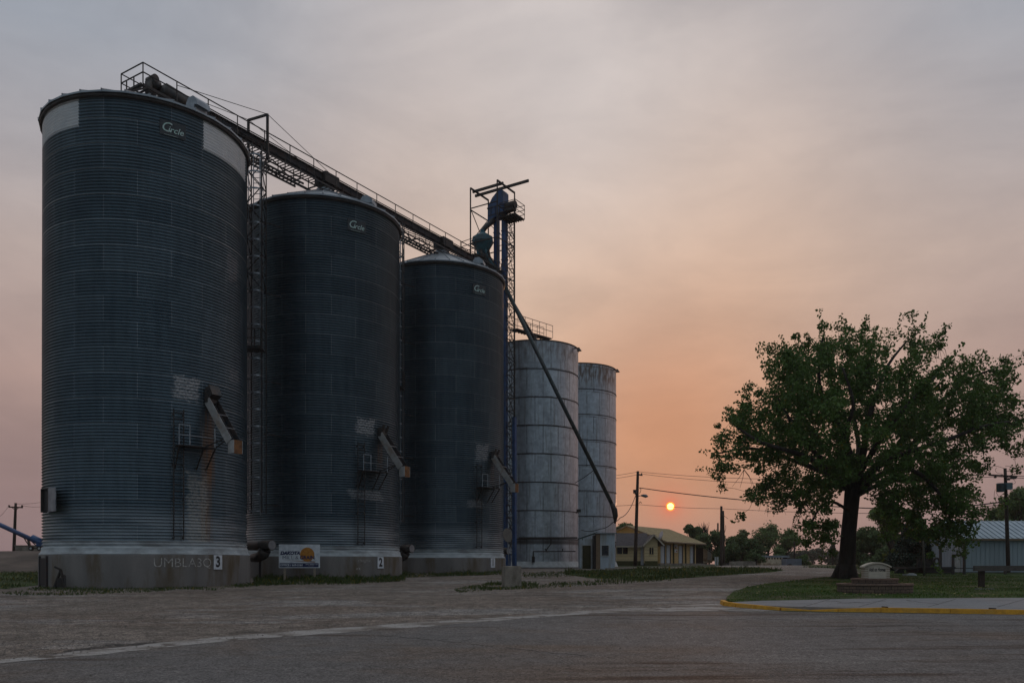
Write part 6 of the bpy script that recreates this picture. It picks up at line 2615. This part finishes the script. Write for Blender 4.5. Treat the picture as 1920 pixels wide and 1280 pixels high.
wl2 = [wpoly([(1060, 1069), (1160, 1068), (1240, 1066), (1340, 1064), (1440, 1066), (1475, 1068), (1440, 1073), (1330, 1080), (1240, 1087), (1120, 1085), (1060, 1077)])]
blades('verge_weeds', wl2, [44], [.13], 'weed', 4, clump=.5, label='weedy verge between the gravel and the depot dock', wide=.020, lean=.5)
blades('dry_weeds', wl2, [1.2], [.30], 'weed_dry', 5, label='dry stalks scattered through the weedy verge', wide=.022, lean=.25)
blades('road_edge_grass', [wpoly([(1500, 1063), (1620, 1063), (1700, 1066), (1700, 1070), (1600, 1067)])], [10], [.16], 'weed', 6, label='strip of grass beyond the dirt road bend', wide=.03)
for nm, pl_, o_f in (('verge', wl2[0], .009), ('left_grass', P_left, .009)):
    o = sheet(nm, pl_, M_turf, o_f, wob=.25)
    tag(o, kind='structure')
# fallen leaves on the lawn
b = B()
rg = random.Random(9)
for k in range(170):
    px, py = rg.uniform(1390, 1915), rg.uniform(1082, 1124)
    g_ = gp(px, py)
    if not in_poly(g_.x, g_.y, lawn_vis):
        continue
    s_ = rg.uniform(.03, .065)
    a = rg.uniform(0, 6.28)
    z = g_.z + .14
    b.add([(g_.x + s_ * math.cos(a + t), g_.y + s_ * math.sin(a + t), z + rg.uniform(-.01, .02)) for t in (0, 1.3, 3.1, 4.6)], [(0, 1, 2, 3)])
o = b.build('fallen_leaves', MT['leaf_litter'])
tag(o, 'pale fallen leaves sprinkled over the lawn', 'leaves', kind='stuff')
# loose stones on gravel and road
b = B()
rg = random.Random(19)
for k in range(8500):
    px, py = rg.uniform(-60, 1500), rg.uniform(1088, 1285)
    if py < 1100 and px < 480:
        continue
    top = np.interp(px, [0, 200, 600, 900, 1130, 1360, 1900], [1242, 1222, 1183, 1157, 1141, 1138, 1150])
    if py > top and rg.random() < .82:
        continue
    g_ = gp(px, py)
    s_ = rg.choice((.009, .012, .015, .022, .03)) * rg.uniform(.8, 1.25) * (1.0 if py < top else .7)
    ph = rg.uniform(0, 6)
    pts = [(g_.x + s_ * math.cos(ph + t) * rg.uniform(.7, 1.2), g_.y + s_ * math.sin(ph + t) * rg.uniform(.7, 1.2), g_.z + .006) for t in (0, 1.57, 3.14, 4.71)]
    b.add(pts + [(g_.x, g_.y, g_.z + .006 + s_ * rg.uniform(.5, .9))], [(0, 1, 4), (1, 2, 4), (2, 3, 4), (3, 0, 4)])
o = b.build('loose_gravel', material('loose_stone', (.22, .19, .17), (.10, .085, .075), .95, 0, 1.7))
tag(o, 'loose stones scattered over the gravel lot', 'gravel', kind='stuff')

# ================================================================== SMOKY AIR
hm = bpy.data.materials.new('haze')
hm.use_nodes = True
n = Nodes(hm.node_tree)
v_ = n.new('ShaderNodeVolumePrincipled')
v_.inputs['Color'].default_value = (.92, .86, .84, 1)
v_.inputs['Density'].default_value = .00028
v_.inputs['Anisotropy'].default_value = .3
o_ = n.new('ShaderNodeOutputMaterial')
hm.node_tree.links.new(v_.outputs[0], o_.inputs['Volume'])
b = B()
b.span((-705, -65, -1.0), (705, 765, 38))
hz = b.build('haze', hm)
tag(hz, 'thin smoky haze over the whole place', 'haze', kind='stuff')
